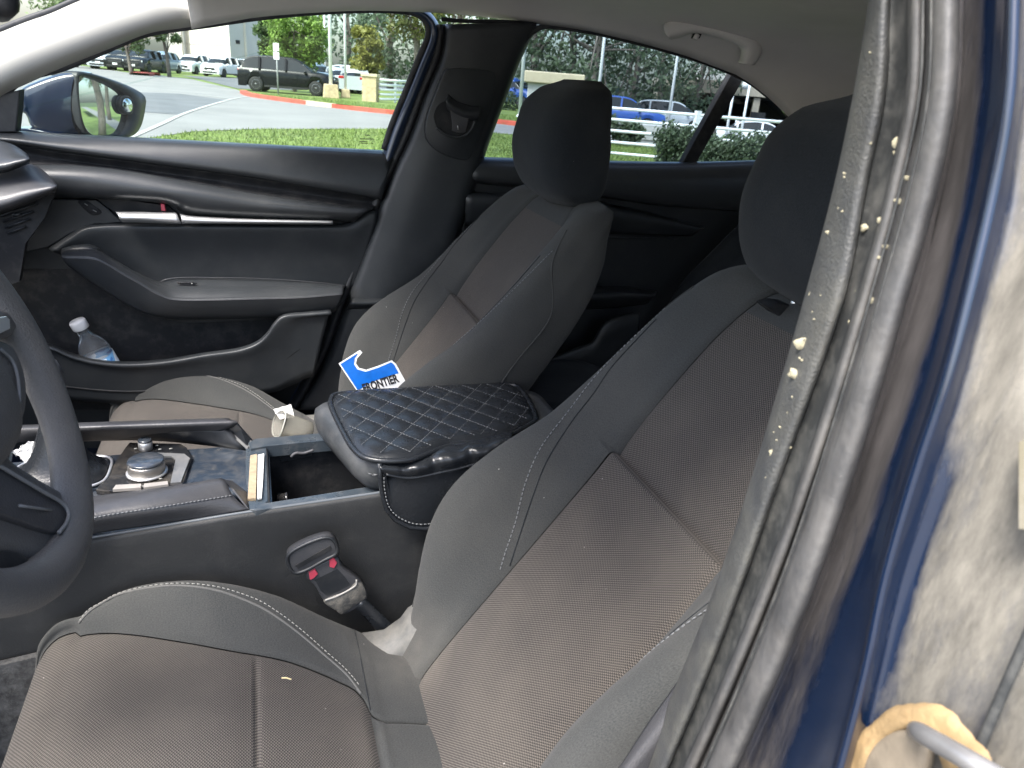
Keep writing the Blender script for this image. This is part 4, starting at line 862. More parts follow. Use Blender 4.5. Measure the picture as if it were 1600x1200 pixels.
# painted jamb: paint with dried dirt that fills the channel near the seal and lies thick on the outer side
def jambmat():
    m=bpy.data.materials.new('dirty_navy_jamb'); m.use_nodes=True; t=m.node_tree; N=t.nodes; L_=t.links; b=N['Principled BSDF']; I=b.inputs
    I['Coat Weight'].default_value=1; I['Coat Roughness'].default_value=.06
    uv=N.new('ShaderNodeUVMap'); sp=N.new('ShaderNodeSeparateXYZ'); L_.new(uv.outputs[0],sp.inputs[0]); tc=N.new('ShaderNodeTexCoord')
    def noi(sc,d=6,r=.6,scale=(1,1,1)):
        mp=N.new('ShaderNodeMapping'); mp.inputs['Scale'].default_value=scale; L_.new(tc.outputs['Object'],mp.inputs[0])
        n=N.new('ShaderNodeTexNoise'); n.inputs['Scale'].default_value=sc; n.inputs['Detail'].default_value=d; n.inputs['Roughness'].default_value=r; L_.new(mp.outputs[0],n.inputs['Vector']); return n.outputs[0]
    def ramp(x,stops):
        n=N.new('ShaderNodeValToRGB'); e=n.color_ramp.elements
        while len(e)<len(stops): e.new(.5)
        for k,(p,v) in enumerate(stops): e[k].position=p; e[k].color=(v,v,v,1)
        L_.new(x,n.inputs[0]); return n.outputs[0]
    def mth(op,a,b_):
        n=N.new('ShaderNodeMath'); n.operation=op
        for k,x in enumerate((a,b_)):
            if isinstance(x,(int,float)): n.inputs[k].default_value=x
            else: L_.new(x,n.inputs[k])
        n.use_clamp=True; return n.outputs[0]
    # v (across): 0 at seal .. 1 outside
    across=ramp(sp.outputs[1],[(0,.50),(.08,.58),(.26,.55),(.35,.20),(.42,.0),(.70,.0),(.755,.36),(.81,.52),(.88,.62),(1,.80)])
    n1=noi(9,8,.65,(1,1,.35)); n2=noi(85,7,.72,(1,1,.3))
    s=mth('ADD',across,mth('MULTIPLY',mth('SUBTRACT',n1,.5),1.5)) 
    n=N.new('ShaderNodeMath'); n.operation='MULTIPLY_ADD'; L_.new(n2,n.inputs[0]); n.inputs[1].default_value=.5; n.inputs[2].default_value=-.25
    nn=N.new('ShaderNodeMath'); nn.operation='ADD'; L_.new(n.outputs[0],nn.inputs[0]); L_.new(across,nn.inputs[1])
    a1=N.new('ShaderNodeMath'); a1.operation='MULTIPLY_ADD'; L_.new(n1,a1.inputs[0]); a1.inputs[1].default_value=1.3; a1.inputs[2].default_value=-.65
    tt=N.new('ShaderNodeMath'); tt.operation='ADD'; L_.new(nn.outputs[0],tt.inputs[0]); L_.new(a1.outputs[0],tt.inputs[1])
    # a wiped patch half way down where the blue paint shows through the dust
    def band(x,c,w):
        a_=N.new('ShaderNodeMath'); a_.operation='SUBTRACT'; L_.new(x,a_.inputs[0]); a_.inputs[1].default_value=c
        b_=N.new('ShaderNodeMath'); b_.operation='ABSOLUTE'; L_.new(a_.outputs[0],b_.inputs[0])
        c_=N.new('ShaderNodeMapRange'); c_.inputs['From Min'].default_value=w; c_.inputs['From Max'].default_value=w*.35; L_.new(b_.outputs[0],c_.inputs['Value']); return c_.outputs[0]
    wp_=mth('MULTIPLY',band(sp.outputs[0],.68,.13),band(sp.outputs[1],.80,.045))
    tot=N.new('ShaderNodeMath'); tot.operation='MULTIPLY_ADD'; L_.new(wp_,tot.inputs[0]); tot.inputs[1].default_value=-.34; L_.new(tt.outputs[0],tot.inputs[2])
    mr=N.new('ShaderNodeMapRange'); mr.inputs['From Min'].default_value=.30; mr.inputs['From Max'].default_value=.62; L_.new(tot.outputs[0],mr.inputs['Value'])
    # colour of the dirt: grey-brown in the channel, pale tan outside
    dc=N.new('ShaderNodeMix'); dc.data_type='RGBA'; L_.new(ramp(sp.outputs[1],[(.4,0),(.7,1)]),dc.inputs[0]); dc.inputs[6].default_value=(.045,.041,.041,1); dc.inputs[7].default_value=(.125,.116,.097,1)
    n3=noi(55,9,.75,(1,1,.22)); dv=N.new('ShaderNodeMix'); dv.data_type='RGBA'; dv.blend_type='MULTIPLY'; dv.inputs[0].default_value=1
    r3=N.new('ShaderNodeMapRange'); r3.inputs['From Min'].default_value=.3; r3.inputs['From Max'].default_value=.7; r3.inputs['To Min'].default_value=.4; r3.inputs['To Max'].default_value=1.5; L_.new(n3,r3.inputs['Value'])
    L_.new(dc.outputs[2],dv.inputs[6]); L_.new(r3.outputs[0],dv.inputs[7])
    mx=N.new('ShaderNodeMix'); mx.data_type='RGBA'; L_.new(mr.outputs[0],mx.inputs[0]); mx.inputs[6].default_value=(.003,.010,.030,1); L_.new(dv.outputs[2],mx.inputs[7])
    L_.new(mx.outputs[2],I['Base Color'])
    r=N.new('ShaderNodeMapRange'); L_.new(mr.outputs[0],r.inputs['Value']); r.inputs['To Min'].default_value=.25; r.inputs['To Max'].default_value=.85; L_.new(r.outputs[0],I['Roughness'])
    c=N.new('ShaderNodeMapRange'); L_.new(mr.outputs[0],c.inputs['Value']); c.inputs['To Min'].default_value=1; c.inputs['To Max'].default_value=0; L_.new(c.outputs[0],I['Coat Weight'])
    bp=N.new('ShaderNodeBump'); bp.inputs['Strength'].default_value=.6; bp.inputs['Distance'].default_value=.0015; L_.new(mr.outputs[0],bp.inputs['Height']); L_.new(bp.outputs[0],I['Normal'])
    return m
M_jamb=jambmat()
jr=[strip([x-6 for x in E4e],.030),strip([x+3 for x in E4e],.014),strip(ad(E4e,E5,.4),.018),strip(E5,.016),strip(ad(E5,E6,.5),.010),strip(E6,.006),strip(ad(E6,E7a,.6),.001),strip(E7a,-.003),strip(ad(E7a,E7b,.5),-.006),strip(E7b,-.003),strip(E8,.006),strip(ad(E8,E9,.4),.010),strip(E9,.012),strip(E10,.03)]
g=loft(jr,90,5); nr=len(g)
m=MB(); m.grid(g,uvs=[(j/89,i/(nr-1)) for i in range(nr) for j in range(90)]); jamb=m.build('door_jamb',M_jamb,car,recalc=False,solid=.003)
jamb['label']='dark blue painted door jamb, streaked with pale dried dirt'
m=MB(); m.tube(spline([PXp(x,y,X0(min(y,1200))+.008) for x,y in ((1660,860),(1625,950),(1590,1030),(1555,1110),(1525,1185),(1500,1260))],30),.0022,n=8); m.build('seam_sealer',M_seald,jamb)
# mud spots on trim and seal
M_mud=mat('dried_mud',(.30,.275,.19),.9,bump=.8,bscale=300,var=.2,vscale=150)
def blob(x,y,rx,ry,parent,off=.0,ang=0):
    v=ray(x,y); p=PXp(x,y,X0(y)+off); d=(p-CAM).length; k=d/FPX
    n=Vector((-.85,-.5,0)).normalized(); a=Vector((0,0,1)); b=n.cross(a); m=MB(); rows=[]
    for t,h in ((1,0),(.8,.5),(.45,.85),(.05,1)):
        rows.append([p+b*(math.cos(q)*rx*k*t*(1+.25*math.sin(3*q+x)))*1.25+a*(math.sin(q)*ry*k*t*(1+.22*math.sin(2*q+y)))+n*(h*min(rx,ry)*k*.5) for q in [2*math.pi*i/14 for i in range(14)]])
    m.grid(rows,closed=True,cap1=True); m.build('mud_spot',M_mud,parent)
for x,y,rx,ry,o in ((1403,222,5,10,.006),(1401,240,4,4,.006),(1252,537,8,10,.002),(1242,585,9,9,.002),(1308,474,5,6,.008),(1247,624,5,5,.004),(1403,314,4,4,-.004),(1375,345,4,4,.0),(1350,356,4,5,.009),(1383,386,3,4,-.003),(1374,403,3,3,-.004),(1363,470,4,4,-.003),(1341,454,3,4,.009),(1331,505,5,5,.007),(1312,327,3,3,.004),(1295,364,4,3,.006),(1342,261,4,5,.002),(1206,708,4,5,.002),(1231,698,4,4,.003),(1415,278,4,4,-.006),(1267,460,3,4,.008),(1270,590,3,3,.007)):
    blob(x,y,rx,ry,pt,o)
rr=random.Random(3)
for i in range(34):
    y=rr.uniform(60,760); f=rr.uniform(.15,.95)
    xa=interp(list(zip(YS,E0)),y); xb=interp(list(zip(YS,E1)),y); r=rr.uniform(.8,1.8); blob(xa+(xb-xa)*f,y,r,r*1.1,pt,.001)
surf('seat_belt',[([(945,1230),(975,1190),(1015,1128),(1062,1062),(1100,1000),(1125,950)],-.655),([(960,1230),(990,1190),(1040,1128),(1085,1062),(1120,1000),(1145,950)],-.675),([(1010,1230),(1040,1190),(1085,1128),(1125,1062),(1155,1000),(1180,950)],-.672)],mat('near_belt_webbing',(.05,.05,.054),.7,bump=.9,bscale=900),car,n=40,sub=4,th=.0015)['label']='grey belt webbing hanging beside the driver seat bolster'
# chrome post tip and its black collar below the near head restraint
c_=PY(1241,476,-.335); m=MB(); m.tube([c_+Vector((-.001,0,-.006)),c_+Vector((.002,0,.010))],.0052,n=12); m.build('head_restraint_post',M_chrome,seat)
slab([(1196,478),(1215,473),(1262,480),(1262,492),(1222,498)],-.333,.02,.002,.003).build('post_guide',M_dark,seat,smooth=False)
# striker with rusty grease around it
M_grease=mat('orange_rust_grease',(.27,.185,.09),.65,bump=1,bscale=160,var=.35,vscale=40,dust=.35,dscale=50,dcol=(.30,.22,.12))
def jp(x,y,o=0): return PXp(x,y,X0(min(y,1200))+.004+o)
m=MB(); ring=[(1322,1230),(1330,1180),(1352,1140),(1385,1116),(1425,1104),(1455,1108),(1468,1125),(1462,1150),(1440,1165),(1450,1200),(1470,1260)]
A_=spline([jp(x,y,.0) for x,y in ((1318,1250),(1330,1170),(1368,1122),(1422,1098),(1475,1108),(1512,1140),(1545,1190),(1560,1250))],50); B_=spline([jp(x,y,.0) for x,y in ((1356,1250),(1364,1192),(1386,1156),(1424,1138),(1452,1148),(1466,1176),(1474,1210),(1480,1250))],50)
for i in range(50): A_[i]=A_[i]+(A_[i]-B_[i])*(.05*math.sin(i*.6)+.02*math.sin(i*2.1))
rows=[[a.lerp(b,f)+Vector((-h,0,0)) for a,b in zip(A_,B_)] for f,h in ((0,-.001),(.08,.0012),(.3,.0030),(.45,.0024),(.6,.0034),(.85,.0030),(1,-.001))]
m=MB(); m.grid(rows); st=m.build('striker_plate',M_grease,car)
st['label']='round door striker plate crusted with orange rust at the bottom corner'
m=MB(); pts=spline([jp(x,y,-.001) for x,y in ((1345,1240),(1352,1190),(1375,1155),(1410,1140),(1445,1150),(1450,1190),(1430,1240),(1390,1270))],30,closed=True); m.poly(pts,(.004,0,0),inset=.003,depth2=.002); m.build('striker_base',mat('tan_plate',(.18,.15,.11),.7,var=.3,vscale=40,bump=.5,bscale=150),st)
m=MB(); m.tube(spline([jp(1432,1142,-.002),jp(1440,1146,-.014),jp(1475,1166,-.018),jp(1520,1192,-.018),jp(1570,1222,-.014),jp(1620,1260,-.002)],30),.0042,n=12); m.build('striker_bar',mat('striker_steel',(.26,.255,.25),.4,metal=.5,var=.2,vscale=50,dust=.3,dscale=40),st)
m=MB(); m.poly([jp(x,y,-.002) for x,y in ((1594,690),(1622,680),(1640,830),(1594,826))],(.006,0,0),inset=.001,depth2=.002); m.build('warning_label',mat('cream_label',(.19,.17,.12),.6,dust=.3,dscale=60),jamb,smooth=False)
# ---------------------------------------------------------------- buckle of the near belt
YB=-.150
bk=slab([(448,870),(458,858),(484,845),(508,838),(522,841),(530,856),(527,868),(505,879),(480,893),(462,898),(452,889)],YB,.012,.003,.003,n=60).build('belt_buckle',M_leath,car)
bk['label']='black seat belt buckle with red release button beside the console'
m=MB(); m.tube(spline([PY(x,y,YB-.003) for x,y in ((449,871),(459,860),(485,847),(508,840),(520,843),(527,856),(524,866),(505,876),(480,890),(462,895),(453,888))],60,closed=True),.0026,n=8,closed=True); m.build('buckle_frame',M_plas,bk)
slab([(461,884),(505,859),(516,853),(518,858),(510,864),(466,889)],YB-.0042,.002,0,0).build('buckle_slot',M_dark,bk,smooth=False)
slab([(478,894),(524,870),(536,886),(567,912),(572,936),(540,958),(524,952),(505,937),(494,918)],YB+.002,.012,.003,.003,n=50).build('buckle_body',M_leath,bk)
slab([(492,906),(527,889),(538,900),(548,914),(512,932),(502,924)],YB-.0012,.002,0,0).build('release_panel',M_plas,bk,smooth=False)
slab([(482,894),(492,888),(497,896),(490,903),(484,905)],YB-.001,.008,.001,.002).build('release_button',M_red,bk,smooth=False)
slab([(514,872),(520,868),(527,879),(522,887),(515,885)],YB-.001,.008,.001,.002).build('release_button',M_red,bk,smooth=False)
M_worn=mat('worn_plastic',(.05,.05,.048),.6,bump=.8,bscale=180,dust=.6,dscale=45,dcol=(.3,.27,.22))
slab([(505,937),(540,922),(556,908),(568,914),(572,932),(552,946),(535,959),(524,953)],YB+.0005,.010,.002,.003,n=40).build('buckle_sleeve',M_worn,bk)
m=MB(); m.tube(spline([PY(x,y,YB-.003) for x,y in ((508,938),(525,932),(545,922),(556,914),(557,906))],24),.0013,n=6); m.build('sleeve_rim',mat('worn_edge',(.3,.29,.27),.6),bk)
surf('buckle_stalk',[([(556,948),(575,968),(600,1000)],YB+.002),([(562,942),(583,962),(612,992)],YB-.004),([(570,936),(592,956),(622,984)],YB+.002)],M_quilt,bk,n=16,sub=4)
# ================================================================== loose things in the cabin
bot=empty('water_bottle',PY(168,580,.668),'small clear water bottle with white cap standing in the door pocket','bottle')
b0=PY(168,580,.668); b1=PY(121,503,.650); ax=(b1-b0).normalized(); H_=(b1-b0).length
def bl(p): return Vector(p)-b0
prof=[(.0295,-.075),(.031,-.07),(.031,.0),(.0300,.006),(.031,.012),(.031,.040),(.0298,.046),(.0305,.052),(.0290,.064),(.0225,.080),(.0145,.092),(.0125,.096),(.0125,H_-.008)]
M_pet=mat('clear_bottle',(.90,.93,.95),.05,trans=.94,ior=1.2)
m=MB(); m.lathe(prof,n=40,c=(0,0,0),axis=ax); m.build('bottle_body',M_pet,bot)
m=MB(); m.lathe([(.028,-.073),(.0296,-.06),(.0296,.045),(.0001,.050)],n=32,c=(0,0,0),axis=ax); m.build('water',mat('water_fill',(.85,.89,.91),.05,trans=.88,ior=1.33),bot)
m=MB(); m.lathe([(.0155,H_-.016),(.0165,H_-.014),(.0165,H_),(.0150,H_+.003),(.0001,H_+.0035)],n=32,c=(0,0,0),axis=ax); m.build('cap',M_white,bot)
def labelmat():
    m=bpy.data.materials.new('bottle_label'); m.use_nodes=True; t=m.node_tree; N=t.nodes; L_=t.links; b=N['Principled BSDF']
    tc=N.new('ShaderNodeTexCoord'); n=N.new('ShaderNodeTexVoronoi'); n.inputs['Scale'].default_value=48; n.feature='SMOOTH_F1'
    L_.new(tc.outputs['Object'],n.inputs['Vector']); r=N.new('ShaderNodeValToRGB'); r.color_ramp.interpolation='CONSTANT'; e=r.color_ramp.elements
    e[0].color=(.05,.13,.34,1); e[1].position=.30; e[1].color=(.12,.30,.52,1); x=e.new(.48); x.color=(.55,.62,.68,1)
    L_.new(n.outputs['Distance'],r.inputs[0]); L_.new(r.outputs[0],b.inputs['Base Color']); b.inputs['Roughness'].default_value=.35; return m
m=MB(); m.lathe([(.0318,-.055),(.0318,.042)],n=40,c=(0,0,0),axis=ax); m.build('label',labelmat(),bot,recalc=False)
# blue torn card
def text_mesh(body,size,mt,name,M4,parent,ext=.0002,bold=None):
    cu=bpy.data.curves.new(name,'FONT'); cu.body=body; cu.size=size; cu.extrude=ext; cu.resolution_u=3
    if bold: cu.offset=bold
    o=bpy.data.objects.new('tmp_text',cu); col.objects.link(o); dg=bpy.context.evaluated_depsgraph_get(); dg.update()
    me=bpy.data.meshes.new_from_object(o.evaluated_get(dg)); bpy.data.objects.remove(o); me.materials.clear(); me.materials.append(mt)
    q=bpy.data.objects.new(name,me); col.objects.link(q); q.matrix_basis=M4; q.parent=parent; return q
YC=.185
M_blue=mat('blue_print',(.003,.10,.42),.35,var=.15,vscale=60); M_card=mat('white_card',(.60,.61,.61),.6,var=.06,vscale=80)
cb0=PY(600,618,YC)
card=empty('torn_card',cb0,'torn bright blue card with a white lettered band, stuck upright behind the armrest','card')
outl=[(529,568),(545,558),(562,547),(566,551),(558,560),(556,568),(561,575),(572,578),(590,572),(612,563),(619,569),(640,608),(645,640),(575,645),(560,614),(545,592)]
def cpnt(x,y,o=0):
    n=Vector((-.35,-.93,.12)).normalized(); v=ray(x,y); t=((cb0+n*o)-CAM).dot(n)/v.dot(n); return CAM+v*t-cb0
cn=Vector((-.35,-.93,.12)).normalized()
m=MB(); m.poly([cpnt(x,y) for x,y in outl],-cn*.0012); m.build('card_sheet',M_card,card,smooth=False)
inn=[(532,569),(546,560),(557,553),(559,553),(554,560),(553,569),(558,577),(571,581),(590,575),(611,566),(616,570),(623,583),(600,590),(580,597),(566,606),(559,610),(546,590)]
m=MB(); m.poly([cpnt(x,y,.0006) for x,y in inn],-cn*.0003); m.build('blue_field',M_blue,card,smooth=False)
inn2=[(569,612),(585,610),(600,608),(632,605),(638,610),(640,640),(578,640)]
m=MB(); m.poly([cpnt(x,y,.0006) for x,y in inn2],-cn*.0003); m.build('blue_field',M_blue,card,smooth=False)
xa=(cpnt(624,596)-cpnt(572,612)).normalized(); za=cn; ya=za.cross(xa).normalized(); xa=ya.cross(za).normalized()
p=cpnt(569,613,.0010); ln=(cpnt(624,596)-cpnt(572,612)).length
def m4(x,y,z,p): return Matrix(((x.x,y.x,z.x,p.x),(x.y,y.y,z.y,p.y),(x.z,y.z,z.z,p.z),(0,0,0,1)))
M_ink=mat('black_ink',(.01,.01,.012),.5)
lt=text_mesh('FRONTIER',.0215,M_ink,'lettering',m4(xa,ya,za,p),card,bold=.0007)
w_=max(v.co.x for v in lt.data.vertices); s_=ln*1.06/w_
for v in lt.data.vertices: v.co.x*=s_
# embossed word on the centre pillar
text_mesh('SRS AIRBAG',.010,M_plas,'embossed_lettering',m4(Vector((1,0,0)),Vector((0,0,1)),Vector((0,-1,0)),PY(748,58,.6615)),bp_,ext=.0004)
# crumpled papers
def crumple(name,px,z0,label,cat,amp=.006,seed=1,n=16,fold=0,tilt=(0,0,0)):
    a,b,c,d=[PZ(x,y,z) if not isinstance(z,str) else None for (x,y,z) in px]
    rr_=random.Random(seed); org=(a+b+c+d)/4; rows=[]
    for i in range(n):
        r=[]
        for j in range(n):
            u=i/(n-1);v=j/(n-1); p=a.lerp(b,v).lerp(d.lerp(c,v),u)
            h=noise.noise(Vector((u*5+seed,v*5,seed)))*amp+abs(noise.noise(Vector((u*9,v*9+seed,2))))*amp+fold*math.sin(u*math.pi)
            r.append(p-org+Vector((noise.noise(Vector((u*4,v*4,seed+5)))*amp,noise.noise(Vector((u*4,v*4,seed+9)))*amp,h)))
        rows.append(r)
    m=MB(); m.grid(rows); o=m.build(name,M_paper,None,recalc=False,solid=.0004,smooth=False); o.location=org; return tag(o,label,cat)
def papermat(name='receipt_paper',ink=.5):
    m=bpy.data.materials.new(name); m.use_nodes=True; t=m.node_tree; N=t.nodes; L_=t.links; b=N['Principled BSDF']
    uv=N.new('ShaderNodeUVMap'); br=N.new('ShaderNodeTexBrick'); br.inputs['Scale'].default_value=1; br.inputs['Brick Width'].default_value=.006; br.inputs['Row Height'].default_value=.0042; br.inputs['Mortar Size'].default_value=.0014
    br.inputs['Color1'].default_value=(.30,.30,.31,1); br.inputs['Color2'].default_value=(.42,.42,.42,1); br.inputs['Mortar'].default_value=(.50,.50,.49,1)
    L_.new(uv.outputs[0],br.inputs['Vector']); L_.new(br.outputs[0],b.inputs['Base Color']); b.inputs['Roughness'].default_value=.8; return m
M_paper=papermat()
crumple('receipt',[(20,706,.665),(48,690,.675),(70,716,.655),(38,724,.65)],0,'crumpled white receipt lying on the gear lever surround behind the steering wheel','receipt',.006,3)
crumple('receipt',[(427,640,.595),(455,632,.605),(460,652,.60),(437,655,.59)],0,'small crumpled white receipt sticking out of the clear plastic cup','receipt',.0013,8)
cupc=PZ(458,668,.575)
cup=empty('plastic_cup',cupc,'crushed clear plastic cup lying beside the console on the passenger seat','cup')
m=MB(); rows=[]
for i,(rd,h) in enumerate(((.026,0),(.028,.002),(.0295,.02),(.031,.04),(.0325,.056),(.034,.058),(.0325,.060))):
    rows.append([Vector((rd*math.cos(a)*(1+.10*math.sin(3*a+h*60)),rd*math.sin(a)*(.75+.1*math.sin(2*a)),h)) for a in [2*math.pi*k/40 for k in range(40)]])
Rm=Vector((-.75,-.1,.35)).to_track_quat('Z','Y').to_matrix()
m.grid([[Rm@(p-Vector((0,0,.03))) for p in r] for r in rows],closed=True,cap0=True); m.build('cup_wall',mat('cup_plastic',(.52,.51,.46),.2,trans=.75,ior=1.2),cup,recalc=False,solid=.0008)
m=MB(); m.tube([Rm@(p-Vector((0,0,.03))) for p in rows[5]],.0012,n=6,closed=True); m.build('cup_rim',mat('cup_edge',(.35,.35,.32),.3),cup)
# things in the tray
tr=zpoly([(391,712),(402,710),(400,779),(387,780)],.6345,.003,.0006,.0008).build('wooden_stirrer',mat('pale_wood',(.30,.235,.155),.6,var=.2,vscale=120),None,smooth=False); tag(tr,'pale wooden stirrer lying in the narrow console tray','stirrer')
tr=zpoly([(403,711),(413,709),(411,752),(409,778),(402,779)],.6350,.002,.0004,.0006).build('paper_wrapper',M_paper,None,smooth=False); tag(tr,'narrow white paper wrapper beside the wooden stirrer in the tray','wrapper')
p=PZ(447,1060,.512); m=MB(); m.tube([p+Vector((-.005,.002,0)),p+Vector((0,0,.001)),p+Vector((.006,-.003,0))],.0009,n=6); tag(m.build('straw_scrap',mat('dry_straw',(.6,.5,.28),.8),None),'tiny scrap of dry straw lying on the driver seat cushion','straw scrap')
# ================================================================== OUTSIDE
def ss_(a,b,x):
    t=min(1,max(0,(x-a)/(b-a))); return t*t*(3-2*t)
def gz(x,y):
    d=math.hypot(x,y+1.03); az=math.degrees(math.atan2(x,y+1.03))
    return -.95*ss_(19,30,d)*ss_(19,26,az)
def HD(px,dist,dz=0):
    """point at image column px, dist metres along the view axis, on the ground"""
    hy=118+.08*(px-600)*1.0; v=ray(px,hy); k=dist/v.dot(fwd)
    p=CAM+v*k; return Vector((p.x,p.y,gz(p.x,p.y)+dz))
# ground sheet
M_grass=mat('lawn_grass',(.12,.165,.035),.9,var=.35,vscale=1.2,bump=1,bscale=60)
def gridsheet(x0,x1,y0,y1,nx,ny,dz=0):
    rows=[[Vector((x0+(x1-x0)*i/nx,y0+(y1-y0)*j/ny,0)) for i in range(nx+1)] for j in range(ny+1)]
    for r in rows:
        for p in r: p.z=gz(p.x,p.y)+dz
    m=MB(); m.grid(rows,uvs=[(p.x,p.y) for r in rows for p in r]); return m
g=gridsheet(-60,110,-40,130,110,110).build('ground',M_grass,None,recalc=False); g['kind']='structure'
flat_near=[(-60,-39),(60,-39),(60,2.2),(30,2.0),(9,1.9),(6,1.9),(-3,2.6),(-9,2.6),(-30,2.6),(-60,2.6)]
m=MB(); m.add([Vector((a,b,.006)) for a,b in flat_near],[tuple(range(10))]); o=m.build('bounce_pavement',mat('bounce_paving',(.19,.185,.175),.9,var=.15,vscale=1,bump=.4,bscale=50),None,recalc=False,smooth=False); o['kind']='structure'  # pale ground added around the car to bounce neutral light into the cabin
m=MB(); m.add([Vector((a,b,.014)) for a,b in ((2.5,3.3),(60,5.6),(60,7.4),(2.5,4.5))],[(0,1,2,3)]); o=m.build('path',mat('path_concrete',(.21,.20,.19),.9,var=.1,vscale=1),None,recalc=False,smooth=False); o['kind']='structure'
far=MB(); far.add([Vector((-900,-900,-1.0)),Vector((900,-900,-1.0)),Vector((900,900,-1.0)),Vector((-900,900,-1.0))],[(0,1,2,3)]); far=far.build('far_ground',mat('far_field',(.06,.08,.03),.95,var=.3,vscale=.05),None,recalc=False); far['kind']='structure'
def G(x,y,z=0): return PZ(x,y,z)
M_conc=mat('pale_concrete_road',(.195,.19,.18),.85,var=.12,vscale=.4,bump=.4,bscale=40)
M_asph=mat('grey_asphalt',(.115,.118,.122),.9,var=.15,vscale=.8,bump=.5,bscale=60)
def flat(name,pts,z,mt,kind='structure'):
    m=MB(); m.add([Vector((p.x,p.y,z)) for p in pts],[tuple(range(len(pts)))]); o=m.build(name,mt,None,recalc=False,smooth=False)
    if kind:o['kind']=kind
    return o
# road: big concrete sheet between near lawn and red kerb
near=[G(-700,235),G(-200,228),G(100,222),G(235,216),G(300,206),G(400,202),G(600,202),G(700,203),G(820,212),G(1000,225)]
kerb=[G(380,146),G(392,151),G(430,157),G(490,165),G(550,172),G(620,180),G(700,186),G(770,193),G(830,200),G(1000,222)]
road=[Vector((-60,6,0)),Vector((-30,8,0))]+near[1:]+list(reversed(kerb))+[G(372,141),G(300,124),G(140,104),Vector((-60,100,0)),Vector((-60,40,0))]
flat('road',road,.008,M_conc)
flat('parking_lot',[G(372,139),G(300,121),G(225,111),G(140,100),Vector((-45,125,0)),Vector((40,128,0)),G(520,139),G(460,141)],.016,M_asph)
# darker patch of asphalt and the pale joint lines in the road
flat('asphalt_patch',[G(226,145),G(280,147),G(356,157),G(280,180),G(228,176),G(100,170),G(80,140)],.014,M_asph)
def ribbon(name,pts,wd,h,mt,z=0,kind='structure',n=40):
    P=spline(pts,n); m=MB(); rows=[]
    for i,p in enumerate(P):
        t=(P[min(i+1,n-1)]-P[max(i-1,0)]).normalized(); s=Vector((-t.y,t.x,0))*wd/2; zz=gz(p.x,p.y)+z
        if h>0: rows.append([Vector((p.x,p.y,zz))+s,Vector((p.x,p.y,zz+h))+s*.9,Vector((p.x,p.y,zz+h))-s*.9,Vector((p.x,p.y,zz))-s])
        else: rows.append([Vector((p.x,p.y,zz))+s,Vector((p.x,p.y,zz))-s])
    m.grid(rows); o=m.build(name,mt,None,recalc=False,smooth=False)
    if kind:o['kind']=kind
    return o
M_line=mat('joint_line',(.36,.355,.33),.8,var=.1,vscale=3)
ribbon('road_marking',[G(205,216),G(250,196),G(300,174),G(365,155),G(400,150)],.10,0,M_line,.020)
ribbon('road_marking',[G(225,141),G(320,150),G(365,156)],.12,0,M_line,.021)
M_kred=mat('red_kerb_paint',(.42,.075,.045),.75,var=.25,vscale=3,bump=.4,bscale=50)
ribbon('kerb',kerb[:3],.28,.14,M_kred); ribbon('kerb',kerb[2:5],.28,.14,M_kred)
ribbon('kerb',[G(478,163.4),G(500,166.3),G(524,169)],.30,.145,mat('worn_kerb',(.5,.40,.30),.8,var=.2,vscale=5))
ribbon('kerb',[G(522,168.7),G(580,175.5),G(650,182)],.28,.14,M_kred); ribbon('kerb',[G(650,182),G(770,192.5),G(880,205)],.28,.14,M_kred)
ribbon('kerb',[G(219,118),G(228,117),G(241,118)],1.2,.16,M_kred)
# strip of verge behind the left parking lot
flat('verge',[G(105,100),G(135,104),G(222,117),G(300,119),G(365,122),G(395,117),G(300,113),G(200,107),G(120,96)],.022,M_grass)
# uncut lawn: blades along the near edge as stuff
rg=random.Random(5); m=MB()
def lawn(poly2,n,h):
    xs=[p.x for p in poly2]; ys=[p.y for p in poly2]; k=0
    def ins(x,y):
        c=False
        for i in range(len(poly2)):
            a=poly2[i];b=poly2[i-1]
            if (a.y>y)!=(b.y>y) and x<(b.x-a.x)*(y-a.y)/(b.y-a.y)+a.x: c=not c
        return c
    while k<n:
        x=rg.uniform(min(xs),max(xs)); y=rg.uniform(min(ys),max(ys))
        if not ins(x,y): continue
        k+=1; a=rg.uniform(0,6.28); w=rg.uniform(.006,.014); hh=h*rg.uniform(.5,1.3); l=Vector((rg.uniform(-.03,.03),rg.uniform(-.03,.03),0))
        s=Vector((math.cos(a)*w,math.sin(a)*w,0)); p=Vector((x,y,gz(x,y)))
        m.add([p-s,p+s,p+l+Vector((0,0,hh))],[(0,1,2)],mi=rg.choice((0,0,1)))
lw=near[1:]+[Vector((9,10.6,0)),Vector((6,9.6,0)),Vector((3,9.6,0)),Vector((0,9.6,0)),Vector((-3,9.6,0)),Vector((-9,8.6,0))]
lawn(lw,30000,.05)
vr=kerb[:9]+[G(850,185),G(640,168),G(520,156),G(420,147)]
lawn(vr,9000,.09)
gr=m.build('grass',[mat('grass_blade',(.135,.195,.045),.8),mat('pale_blade',(.17,.215,.06),.8)],None,recalc=False,smooth=False); gr['kind']='stuff'
